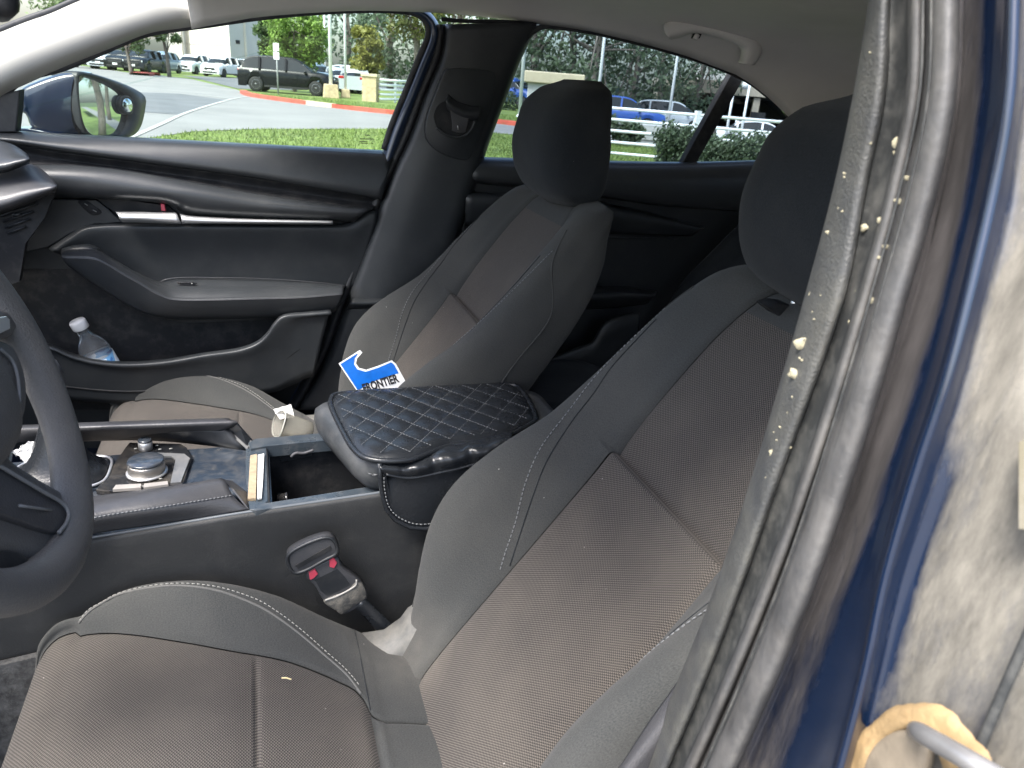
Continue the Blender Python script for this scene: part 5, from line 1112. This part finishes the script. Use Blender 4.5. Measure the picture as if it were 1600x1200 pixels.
# ---- foliage
def leafmat(name,c,var=.4):
    m=bpy.data.materials.new(name); m.use_nodes=True; t=m.node_tree; N=t.nodes; L_=t.links; b=N['Principled BSDF']; b.inputs['Roughness'].default_value=.6
    g_=N.new('ShaderNodeNewGeometry'); r=N.new('ShaderNodeMapRange'); r.inputs['To Min'].default_value=1-var; r.inputs['To Max'].default_value=1+var; L_.new(g_.outputs['Random Per Island'],r.inputs['Value'])
    s=N.new('ShaderNodeVectorMath'); s.operation='SCALE'; s.inputs[0].default_value=c; L_.new(r.outputs[0],s.inputs['Scale']); L_.new(s.outputs[0],b.inputs['Base Color'])
    tr=N.new('ShaderNodeBsdfTranslucent'); L_.new(s.outputs[0],tr.inputs[0]); mx=N.new('ShaderNodeMixShader'); mx.inputs[0].default_value=.3; L_.new(b.outputs[0],mx.inputs[1]); L_.new(tr.outputs[0],mx.inputs[2]); L_.new(mx.outputs[0],N['Material Output'].inputs[0]); return m
M_leafd=leafmat('dark_leaf',(.085,.115,.062)); M_leafg=leafmat('green_leaf',(.10,.155,.055)); M_leafl=leafmat('lime_leaf',(.17,.27,.05)); M_leafy=leafmat('yellow_leaf',(.22,.22,.05)); M_bark=mat('bark',(.14,.12,.10),.9,bump=1,bscale=12,var=.3,vscale=6)
M_leaft=leafmat('teal_leaf',(.10,.145,.085)); M_leafmix=leafmat('yellowing_leaf',(.12,.13,.035),.6)
def tree(p,h,r,leaf,name='shade_tree',label='',n=3200,trunk=.3,leafs=.16,group=None,seed=0,low=.3,gaps=1.0,cat='tree',clumps=60,thick=.028):
    rn=random.Random(seed); root=empty(name,p,label,cat,group)
    tm=MB(); th=h*trunk
    path=[Vector((0,0,-.1)),Vector((rn.uniform(-.1,.1),rn.uniform(-.1,.1),th*.5)),Vector((rn.uniform(-.2,.2),rn.uniform(-.2,.2),th)),Vector((rn.uniform(-.4,.4),rn.uniform(-.4,.4),h*.8))]
    P=spline(path,12); tm.tube(P,[h*thick*(1-.75*i/11) for i in range(12)],n=8)
    cl=[]
    for k in range(clumps):
        a=rn.uniform(0,6.283); z=rn.uniform(low,.97); prof=math.sin(math.pi*min(1,max(.08,(z-low*.75)/(1.06-low*.75))))**.6
        rad=r*prof*math.sqrt(rn.uniform(.08,1)); cl.append((Vector((math.cos(a)*rad,math.sin(a)*rad,z*h)),r*rn.uniform(.14,.30)*gaps))
    for k in range(9):
        c,_=cl[k*5%len(cl)]; b=P[rn.randint(4,10)]; q=b.lerp(c,.5)+Vector((0,0,.1*h*rn.uniform(-.3,.6))); tm.tube(spline([b,q,c],6),[h*.010*(1-.7*i/5) for i in range(6)],n=5,cap=False)
    tm.build('trunk',M_bark,root,recalc=False)
    cm=MB()
    for k in range(n):
        c,cr_=cl[rn.randrange(len(cl))]
        d=Vector((rn.gauss(0,1),rn.gauss(0,1),rn.gauss(0,.75))).normalized()*cr_*rn.uniform(.35,1.05); q=c+d
        s=leafs*rn.uniform(.6,1.4); nrm=Vector((rn.gauss(0,1),rn.gauss(0,1),rn.gauss(.6,1))).normalized(); a=nrm.orthogonal().normalized(); b=nrm.cross(a); an=rn.uniform(0,6.28); a,b=a*math.cos(an)+b*math.sin(an),b*math.cos(an)-a*math.sin(an)
        cm.add([q-a*s,q-b*s*.45,q+a*s,q+b*s*.45],[(0,1,2,3)])
    cm.build('crown',leaf,root,recalc=False,smooth=False); return root
gt='trees around the parking lots'
tree(HD(460,40),4.2,1.75,M_leafl,'ornamental_tree','round lime green tree standing behind the black SUV',n=9000,trunk=.3,leafs=.11,seed=1,low=.30,gaps=1.25,clumps=80)
tree(HD(572,47),3.9,1.25,M_leafy,'ornamental_tree','small tree turning yellow, behind the stone gate pillar',n=4200,trunk=.3,leafs=.13,seed=2,low=.25,gaps=1.1)
tree(HD(610,66),12,5.5,M_leaft,'shade_tree','tall loose green tree filling the rear top corner of the front window',n=3600,leafs=.24,seed=3,low=.12)
tree(HD(545,80),13,6,M_leaft,'shade_tree','tall green tree seen between the two white flagpoles',n=3000,leafs=.28,seed=4,low=.12)
tree(HD(428,80),7.5,1.9,M_leafg,'shade_tree','olive green tree rising behind the corner of the beige building',n=5000,leafs=.26,seed=5,low=.15)
tree(HD(650,58),12,3.6,M_leafmix,'shade_tree','tall tree with yellowing top beside the centre pillar',n=4500,leafs=.2,seed=6,low=.35)
tree(HD(712,62),13,6,M_leafg,'shade_tree','tall green tree hidden mostly by the centre pillar',n=3000,leafs=.3,seed=7,low=.1)
tree(HD(202,48),4.6,1.5,M_leafg,'parking_tree','low leafy tree just above the outside mirror',n=4200,trunk=.35,leafs=.11,seed=8,low=.33)
tree(HD(262,50),5.2,1.1,M_leafg,'parking_tree','slim tree in front of the silver car at left',n=4000,trunk=.4,leafs=.11,seed=9,low=.4)
tree(HD(160,70),9,5,M_leafg,'parking_tree','leftmost tree under the windscreen pillar',n=3500,leafs=.2,seed=10,low=.2)
for i,(px,d,h,r,lf,lab) in enumerate(((830,44,10,4.6,M_leafd,'dark tree directly behind the stone cap left of the passenger head restraint'),(890,42,10,4.4,M_leafd,'dark tree above the passenger head restraint'),(935,40,8.2,3.6,M_leafd,'dark dense tree over the parked blue car'),(985,46,9.5,4.2,M_leafd,'broad dark tree between the blue car and the silver SUV'),(1035,48,9.0,4.0,M_leafd,'dark tree behind the roof of the silver SUV'),(1085,52,8.6,3.6,M_leaft,'thin greener tree in front of the garage entrance'),(780,60,11,5.2,M_leafg,'green tree just right of the centre pillar'))):
    tree(HD(px,d),h,r*.9,lf,'shade_tree',lab,n=2500,leafs=.17,seed=20+i,low=.06,gaps=1.15,clumps=90)
# trees along the street behind the car, seen in the mirrors
for i,(x,y) in enumerate(((8,2.42),(15,4.6),(26,12),(24,-2),(40,8),(14,14))):
    tree(Vector((x,y,0)),8,3,M_leafg,'street_tree','street tree on the lawn behind the car, reflected in the outside mirror',n=2200,leafs=.16,seed=40+i,low=.45,group='street trees behind the car')
def shrub(p,w,h,leaf,label,n=3000,seed=0,leafs=.05,name='shrub',group=None):
    rn=random.Random(seed); root=empty(name,p,label,'shrub',group); m=MB()
    cl=[(Vector((rn.uniform(-1,1)*w/2*.85,rn.uniform(-.4,.4)*w*.5,rn.uniform(.12,.8)*h)),rn.uniform(.16,.30)*h) for _ in range(34)]
    for k in range(n):
        c,r=cl[rn.randrange(len(cl))]; d=Vector((rn.gauss(0,1),rn.gauss(0,1),rn.gauss(0,1))).normalized()*r*rn.uniform(.5,1.05); q=c+d
        if q.z<0: q.z=rn.uniform(0,.1)
        s=leafs*rn.uniform(.6,1.4); nrm=Vector((rn.gauss(0,1),rn.gauss(0,1),rn.gauss(.5,1))).normalized(); a=nrm.orthogonal().normalized(); b=nrm.cross(a)
        m.add([q-a*s,q-b*s*.5,q+a*s,q+b*s*.5],[(0,1,2,3)])
    m.build('foliage',leaf,root,recalc=False,smooth=False)
    s=MB(); 
    for k in range(1): s.tube([Vector((0,0,-.05)),Vector((.05,0,h*.3)),Vector((.1,.05,h*.6))],.025,n=6)
    s.build('stem',M_bark,root); return root
shrub(HD(1075,11.0),.62,.90,M_leafd,'rounded green shrub in front of the white fence, left of the window divider',n=4500,seed=1,leafs=.035).rotation_euler.z=-YAW
shrub(HD(1158,10.6),.95,.86,M_leafd,'wide green shrub seen through the small rear quarter glass',n=6500,seed=2,leafs=.035).rotation_euler.z=-YAW
shrub(HD(975,18.5),1.3,.75,M_leafd,'dark trimmed hedge behind the fence beside the head restraint',n=3500,seed=3,leafs=.05).rotation_euler.z=-YAW
shrub(HD(785,38),1.8,1.0,M_leafd,'small dark bush just right of the centre pillar',n=1500,seed=4,leafs=.08)
shrub(HD(1190,20),2.4,.75,M_leafg,'low pale hedge behind the fence at the far right of the rear window',n=3000,seed=5,leafs=.05).rotation_euler.z=-YAW
# ---- masonry pillars, fences, poles
M_stone=mat('tan_stone',(.46,.36,.22),.85,var=.25,vscale=6,bump=.6,bscale=40); M_cap=mat('cap_stone',(.52,.44,.30),.8,var=.12,vscale=5); M_lime=mat('pale_render',(.47,.46,.44),.85,var=.08,vscale=3)
def pier(px,d,w,h,cap,ms,mc,name,label,rot=-YAW):
    p=HD(px,d); e=empty(name,p,label,'gate pillar',None,rot); m=MB(); m.box((0,0,(h-cap)/2),(w,w,h-cap)); m.build('shaft',ms,e,smooth=False,bevel=.01)
    m=MB(); m.box((0,0,h-cap/2+.002),(w*1.16,w*1.16,cap)); m.build('cap',mc,e,smooth=False,bevel=.02); return e
pier(579,34.5,.66,1.22,.13,M_stone,M_cap,'gate_pillar','small tan stone gate pillar at the end of the short white fence')
pier(864,12.6,.86,1.45,.18,M_lime,M_cap,'gate_pillar','large pale gate pillar with flat cap beside the passenger head restraint')
M_fence=mat('white_rail_paint',(.80,.80,.79),.5,var=.03)
def rfence(p0,p1,zs,label,r=.045,posts=(0,.33,.66,1)):
    e=empty('rail_fence',p0,label,'fence'); d=p1-p0
    for z in zs:
        m=MB(); m.tube([Vector((0,0,z)),Vector((d.x,d.y,z))],r,n=10); m.build('rail',M_fence,e)
    for f in posts:
        m=MB(); m.box(Vector((d.x*f,d.y*f,max(zs)/2)),(.09,.09,max(zs)+.14)); m.build('post',M_fence,e,smooth=False)
    return e
rfence(HD(872,13.2),HD(1300,12.6),(.20,.39,.585,.775,.965),'long white pipe rail fence running behind the shrubs',r=.026,posts=(.17,.53))
rfence(HD(594,34.5),HD(640,37),(.15,.36,.57,.78,.99),'short white board fence beside the small stone gate pillar',r=.06,posts=(.5,1))
def pole(px,d,h,r,label,name='flagpole',cat='pole',base=None,lean=0):
    p=HD(px,d); e=empty(name,p,label,cat); m=MB(); m.tube([Vector((0,0,0)),Vector((0,0,h*.5)),Vector((0,0,h))],[r,r*.9,r*.7],n=12); m.build('shaft',M_white,e)
    m=MB(); m.lathe([(r*1.9,0),(r*1.9,.05),(r*1.2,.12)],n=16); m.build('base_collar',M_white,e)
    if base:
        m=MB(); m.box((0,0,base[1]/2),(base[0],base[0],base[1]),taper=.85); m.build('stone_footing',M_stone,e,smooth=False,bevel=.03)
    return e
pole(516.5,35,9,.085,'thick white flagpole on a stone footing, front of the pair','flagpole','flagpole',(.72,.62))
pole(539.5,37,9,.065,'thinner white flagpole right of the thick one','flagpole','flagpole',(.45,.4))
pole(508.5,60,8,.07,'slender white lamp post behind the flagpoles','lamp_post','lamp post')
pole(815,30,9,.075,'white pole between centre pillar and passenger head restraint','lamp_post','lamp post')
pole(935,34,9,.075,'white pole directly above the passenger head restraint','lamp_post','lamp post')
pole(1049,36,9,.07,'white pole standing by the silver SUV','lamp_post','lamp post')
pole(1143,36,3.4,.07,'short white post at the garage just left of the window divider top','bollard_post','post')
pole(1166,36,3.4,.07,'white post at the garage entrance in the quarter glass','bollard_post','post')
# round-topped white board near the garage
p=HD(1096,30); e=empty('marker_board',p,'white round-topped marker board near the silver SUV','sign',None,-YAW)
m=MB(); pts=[Vector((-.22,0,0)),Vector((.22,0,0)),Vector((.22,0,1.2))]+[Vector((.22*math.cos(a),0,1.2+.22*math.sin(a))) for a in [math.pi*k/10 for k in range(1,10)]]+[Vector((-.22,0,1.2))]; m.poly(pts,(0,.05,0)); m.build('board',M_white,e,smooth=False)
m=MB(); m.box((0,.03,.1),(.5,.12,.2)); m.build('foot',M_conc,e,smooth=False)
# road sign
p=HD(433,33.5); e=empty('street_sign',p,'small white two-panel sign on a grey post in front of the black SUV','sign',None,-YAW)
m=MB(); m.tube([Vector((0,0,0)),Vector((0,0,2.2))],.035,n=8); m.build('post',mat('grey_post',(.3,.3,.3),.5),e)
for z,h in ((2.02,.32),(1.66,.32)):
    m=MB(); m.box((0,-.045,z),(.26,.012,h)); sp=m.build('sign_panel',M_white,e,smooth=False,bevel=.01)
m=MB(); m.box((0,-.053,1.70),(.20,.002,.03)); m.build('sign_marking',M_kred,e,smooth=False)
m=MB(); m.box((0,-.053,2.05),(.18,.002,.03)); m.build('sign_marking',M_kred,e,smooth=False)
# sloping pale ramp wall behind the fence
p=HD(1018,20); m=MB(); m.poly([Vector((-1.05,0,.05)),Vector((.9,0,.05)),Vector((.9,0,.62)),Vector((-.45,0,.62))],(0,2.5,0)); 
for k in range(3): m.box((.0+k*.1,-.03-.0*k,.14+.16*k),(1.7-k*.3,.05,.10))
o=m.build('ramp_wall',mat('ramp_concrete',(.42,.41,.39),.85,var=.1,vscale=4),None,smooth=False); o.location=p; o.rotation_euler.z=-YAW; tag(o,'low pale stepped concrete wall behind the rail fence','wall')
# ---- cars
M_tyre=mat('tyre_rubber',(.02,.02,.02),.8); M_alloy=mat('alloy_wheel',(.5,.5,.52),.3,metal=.8); M_cwin=mat('car_window',(.012,.016,.018),.05,spec=.45); M_tail=mat('tail_lamp',(.4,.01,.01),.2,coat=1); M_headl=mat('head_lamp',(.7,.72,.75),.1,coat=1)
def paint(n,c,k=1): return mat(n,c,.3,coat=k)
PB,PW,PS,PU,PR,PG=mat('black_paint',(.003,.004,.005),.25,spec=.25,coat=.15),paint('white_car_paint',(.75,.75,.74)),paint('silver_paint',(.42,.45,.47)),paint('blue_paint',(.015,.065,.28)),paint('red_paint',(.4,.02,.03)),paint('grey_blue_paint',(.16,.22,.28))
CARS={}
def make_car(pt_,kind,L_=4.6,W=1.84,H=1.65):
    e=bpy.data.objects.new('parked_car',None); col.objects.link(e)
    x=L_/2
    if kind=='suv':
        lo=[(-x,.50),(-x+.02,.95),(-x+.12,1.08),(x-1.25,1.06),(x-.35,.95),(x-.05,.78),(x,.50)]
        rf=[(-x+.10,1.06),(-x+.42,1.50),(-x+1.0,H-.02),(-.2,H),(.55,H-.10),(1.25,1.08)]
    else:
        lo=[(-x,.45),(-x+.03,.85),(-x+.25,.98),(x-1.3,.95),(x-.4,.84),(x-.06,.68),(x,.42)]
        rf=[(-x+.55,.97),(-x+1.15,1.32),(-x+1.7,H-.02),(-.1,H),(.5,H-.10),(1.2,.97)]
    def sec(yf,ins):  # outline polygon at half width
        return None
    top=spline([Vector((a,0,b)) for a,b in lo],50,smooth=True)
    wr=.345
    def low(xx):  # wheel arches
        z=.24
        for wx in (-x+.85,x-.88):
            d=abs(xx-wx)
            if d<wr+.07: z=max(z,math.sqrt((wr+.07)**2-d*d)+wr-.02)
        return z
    m=MB(); rows=[]
    n=70
    xs=[-x+L_*i/(n-1) for i in range(n)]
    tz=[(p.x,p.z) for p in top]
    def topz(xx):
        c=[z for a,z in tz if abs(a-xx)<.12]; return max(c) if c else .6
    for xx in xs:
        t=topz(xx); bow=.06*(abs(xx)/x)**4; hw=W/2-bow-.02; z0=min(low(xx),t-.08)
        r=[(-hw*.82,t+.03),(-hw*.96,t-.04),(-hw,t-.2),(-hw-.01,max(z0+.02,(t+z0)/2)),(-hw+.02,z0)]
        full=[Vector((xx,0,t+.05))]; 
        L2=[Vector((xx,a,b)) for a,b in reversed(r)]+[Vector((xx,0,t+.045))]+[Vector((xx,-a,b)) for a,b in r]
        rows.append(L2)
    m.grid(rows,cap0=True,cap1=True); 
    m.build('body',pt_,e,recalc=True,angle=50)
    # roof and glass house
    R_=spline([Vector((a,0,b)) for a,b in rf],40,smooth=True)
    hw0,hw1=W/2-.10,W/2-.30
    def hwz(z): f=min(1,max(0,(z-1.0)/(H-1.0))); return hw0+(hw1-hw0)*f
    rr_=[]
    for p in R_:
        h=hwz(p.z); rr_.append([Vector((p.x,-h,p.z-.05)),Vector((p.x,-h*.86,p.z)),Vector((p.x,0,p.z+.025)),Vector((p.x,h*.86,p.z)),Vector((p.x,h,p.z-.05))])
    k0=next(i for i,p in enumerate(R_) if p.z>H-.30); k1=len(R_)-1-next(i for i,p in enumerate(reversed(R_)) if p.z>H-.22)
    m=MB(); m.grid(rr_[k0:k1+1]); m.build('roof',pt_,e,recalc=False,solid=.02)
    m=MB(); m.grid(rr_[:k0+1]); m.build('rear_window',M_cwin,e,recalc=False,solid=.02)
    m=MB(); m.grid(rr_[k1:]); m.build('windscreen',M_cwin,e,recalc=False,solid=.02)
    for s in (-1,1):
        base_=[Vector((R_[-1].x,s*hw0,1.0)),Vector((R_[0].x,s*hw0,1.0))]
        pts=[Vector((p.x,s*(hwz(p.z)+.004),p.z-.05)) for p in R_]
        m=MB(); m.grid([pts,[Vector((p.x,s*(hw0+.02),min(1.0,p.z))) for p in R_]]); m.build('side_window',M_cwin,e,recalc=False)
        for xp in (-x+1.05,.0):
            m=MB(); m.box((xp,s*(hw0-.07),(1.0+H)/2-.03),(.09,.22,H-1.0-.08),Matrix.Rotation(s*math.atan2(.2,H-1.0),3,'X')); m.build('window_pillar',pt_,e,smooth=False)
        for wx in (-x+.85,x-.88):
            c=Vector((wx,s*(W/2-.13),wr)); m=MB(); m.lathe([(.20,-.10),(wr-.02,-.11),(wr,-.08),(wr,.08),(wr-.02,.11),(.215,.10)],c=c,axis=(0,s,0),n=26); tw=m.build('tyre',M_tyre,e)
            m=MB(); m.lathe([(.215,.08),(.205,.105),(.19,.085),(.06,.07),(.05,.10),(.0001,.10)],c=c,axis=(0,s,0),n=26); m.build('rim',M_alloy,e)
            
        m=MB(); m.box((x-.20,s*(W/2-.30),.80),(.34,.36,.13),Matrix.Rotation(s*R(-22),3,'Z')); m.build('headlight',M_headl,e,bevel=.03)
        m=MB(); m.box((-x+.08,s*(W/2-.27),.92),(.18,.36,.16)); m.build('tail_light',M_tail,e,bevel=.03)
        m=MB(); m.box((.95,s*(W/2+.06),1.05),(.12,.20,.13)); m.build('wing_mirror',pt_,e,bevel=.03)
        m=MB(); m.box((0,s*(W/2-.015),.30),(L_-2.5,.05,.09)); m.build('side_skirt',M_tyre,e,smooth=False)
    m=MB(); m.box((x-.03,0,.62),(.10,.95,.20)); m.build('grille',M_tyre,e,bevel=.03)
    m=MB(); m.box((x-.03,0,.36),(.10,1.3,.12)); m.build('bumper_intake',M_tyre,e,bevel=.02)
    m=MB(); m.box((x+.03,0,.50),(.02,.34,.14)); m.build('number_plate',M_white,e,smooth=False)
    return e
def put(key,px,d,rz,label,group=None,dz=0,kind='suv',pt_=None,H=1.65):
    k=(kind,pt_.name)
    if k not in CARS: CARS[k]=make_car(pt_,kind,H=H,L_=4.6 if kind=='suv' else 4.7); e=CARS[k]
    else: e=copy_tree(CARS[k])
    e.location=HD(px,d,dz); e.rotation_euler=(0,0,R(rz)); tag(e,label,'car',group); return e
cg='cars parked in the lots'
put(0,452,36.5,-14,'glossy black SUV parked side-on behind the red kerb',cg,pt_=PB)
put(0,303,67,-112,'white SUV facing us, left one of the pair before the beige building',cg,pt_=PW)
put(0,347,64,-115,'white SUV facing us, right one of the pair before the beige building',cg,pt_=PW)
put(0,252,62,-105,'blue-grey car parked facing us left of the two white SUVs',cg,pt_=PG)
put(0,225,58,-105,'black car under the low tree, next to the blue-grey car',cg,pt_=PB)
put(0,198,58,-105,'black car above the outside mirror, half hidden by the low tree trunk',cg,pt_=PB)
put(0,172,58,-105,'silver car above the outside mirror, second from the windscreen pillar',cg,pt_=PS)
put(0,146,58,-105,'black car closest to the windscreen pillar',cg,pt_=PB)
put(0,236,75,-105,'white car in the second parking row behind the black car',cg,pt_=PW)
put(0,395,75,-20,'dark blue car at the left behind the black SUV',cg,pt_=PG)
put(0,488,50,-60,'grey-blue car behind the bonnet of the black SUV',cg,pt_=PG)
put(0,528,50,-70,'silver car behind the flagpoles',cg,pt_=PS,kind='sedan',H=1.45)
put(0,548,53,-70,'white car between the flagpoles and the red car',cg,pt_=PW)
put(0,561,47,72,'silver car seen from behind, just left of the small stone gate pillar',cg,pt_=PS,kind='sedan',H=1.45)
put(0,972,38,-24,'bright blue car on the sunken drive beyond the fence',cg,pt_=PU,dz=.40)
put(0,1052,43,-30,'silver SUV on the sunken drive beyond the fence',cg,pt_=PS,dz=.35)
put(0,795,42,-50,'bright blue car partly behind the large gate pillar',cg,pt_=PU)
put(0,1195,40,-30,'white car low behind the fence in the quarter glass',cg,pt_=PW,dz=-.1,kind='sedan',H=1.45)
# sunken drive sheet
rows=[]
for d in [20+2.6*i for i in range(18)]:
    r=[]
    for px in range(900,1500,25):
        p=HD(px,d); p.z+=.02; r.append(p)
    rows.append(r)
m=MB(); m.grid(rows); o=m.build('driveway',M_asph,None,recalc=False); o['kind']='structure'
# ---- beige building
M_wall=mat('beige_wall',(.66,.61,.53),.9,var=.05,vscale=.6,bump=.2,bscale=20); M_wall2=mat('beige_wall_side',(.60,.56,.49),.9,var=.05,vscale=.6)
c0=HD(361,84); e=empty('office_building',c0,'large windowless beige building behind the white SUVs','building')
def wq_(px,d): return HD(px,d)-c0
a,b,c=wq_(284,92),wq_(361,84),wq_(432,93); hh=14
def prismb(name,pts,z0,z1,mt):
    m=MB(); n=len(pts); vs=[Vector((p.x,p.y,z0)) for p in pts]+[Vector((p.x,p.y,z1)) for p in pts]
    m.add(vs,[(i,(i+1)%n,n+(i+1)%n,n+i) for i in range(n)]+[tuple(range(n-1,-1,-1)),tuple(range(n,2*n))]); return m.build(name,mt,e,smooth=False)
dpt=a+(c-b)
prismb('wall',[a,b,c,dpt],-1,hh,M_wall)
def wallbox(p,q,f0,f1,z0,z1,out,name,mt):
    d=(q-p); n=Vector((d.y,-d.x,0)).normalized(); 
    if n.dot(Vector((0,-1,0)))<0: n=-n
    A=p+d*f0+n*out; B=p+d*f1+n*out; prism=[A,B,B-n*(out+.05),A-n*(out+.05)]
    return prismb(name,prism,z0,z1,mt)
wallbox(a,b,.0,.96,hh*.62,hh*.64,.06,'string_course',M_wall2); wallbox(a,b,.02,.97,3.0,3.15,.06,'string_course',M_wall2); wallbox(a,b,.02,.97,5.6,5.75,.05,'string_course',M_wall2)
wallbox(b,c,.12,.20,3.3,3.7,.05,'wall_vent',M_tyre); wallbox(b,c,.02,.9,-.5,.9,.10,'plinth',mat('grey_plinth',(.25,.25,.25),.9))
wallbox(b,c,.30,.34,.0,hh,.25,'pilaster',M_wall)
for f in (.1,.4,.7): wallbox(a,b,f,f+.012,0,hh,.04,'wall_joint',M_wall2)
p=HD(276,90); m=MB(); m.box((0,0,3),(1.6,1.6,8)); m.box((0,0,7.2),(1.9,1.9,.3)); o=m.build('gate_tower',M_wall2,None,smooth=False); o.location=p; tag(o,'narrow beige tower at the left end of the big beige building','tower')
# ---- parking structure at right
p=HD(1190,58); e=empty('parking_garage',p,'low concrete parking garage with a dark entrance, seen through the rear windows','building',None,-YAW-R(6))
def gb(name,c,d,mt,bev=0): m=MB(); m.box(c,d); return m.build(name,mt,e,smooth=False,bevel=bev)
M_gar=mat('garage_concrete',(.38,.33,.26),.9,var=.1,vscale=1)
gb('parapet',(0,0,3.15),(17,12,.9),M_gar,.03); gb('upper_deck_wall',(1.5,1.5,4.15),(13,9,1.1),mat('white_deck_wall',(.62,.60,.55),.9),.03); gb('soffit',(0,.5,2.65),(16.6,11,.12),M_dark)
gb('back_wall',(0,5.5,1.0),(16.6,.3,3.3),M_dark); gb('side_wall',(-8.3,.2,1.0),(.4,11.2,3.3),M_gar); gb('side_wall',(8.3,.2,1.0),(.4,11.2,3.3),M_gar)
for k in range(6): gb('column',(-7+k*2.8,-5.6,.9),(.45,.45,3.5),M_gar)
gb('hanging_sign',(.35,-6.2,2.5),(1.0,.12,.42),mat('orange_sign',(.75,.33,.02),.5),.02)
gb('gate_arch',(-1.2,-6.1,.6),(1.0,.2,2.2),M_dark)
o=MB(); o.lathe([(.0001,-.28),(.2,-.2),(.28,0),(.2,.2),(.0001,.28)],n=16); o=o.build('globe_lamp',M_white,None); o.location=HD(1160,50,3.35); tag(o,'white globe on the garage parapet in the quarter glass','lamp')
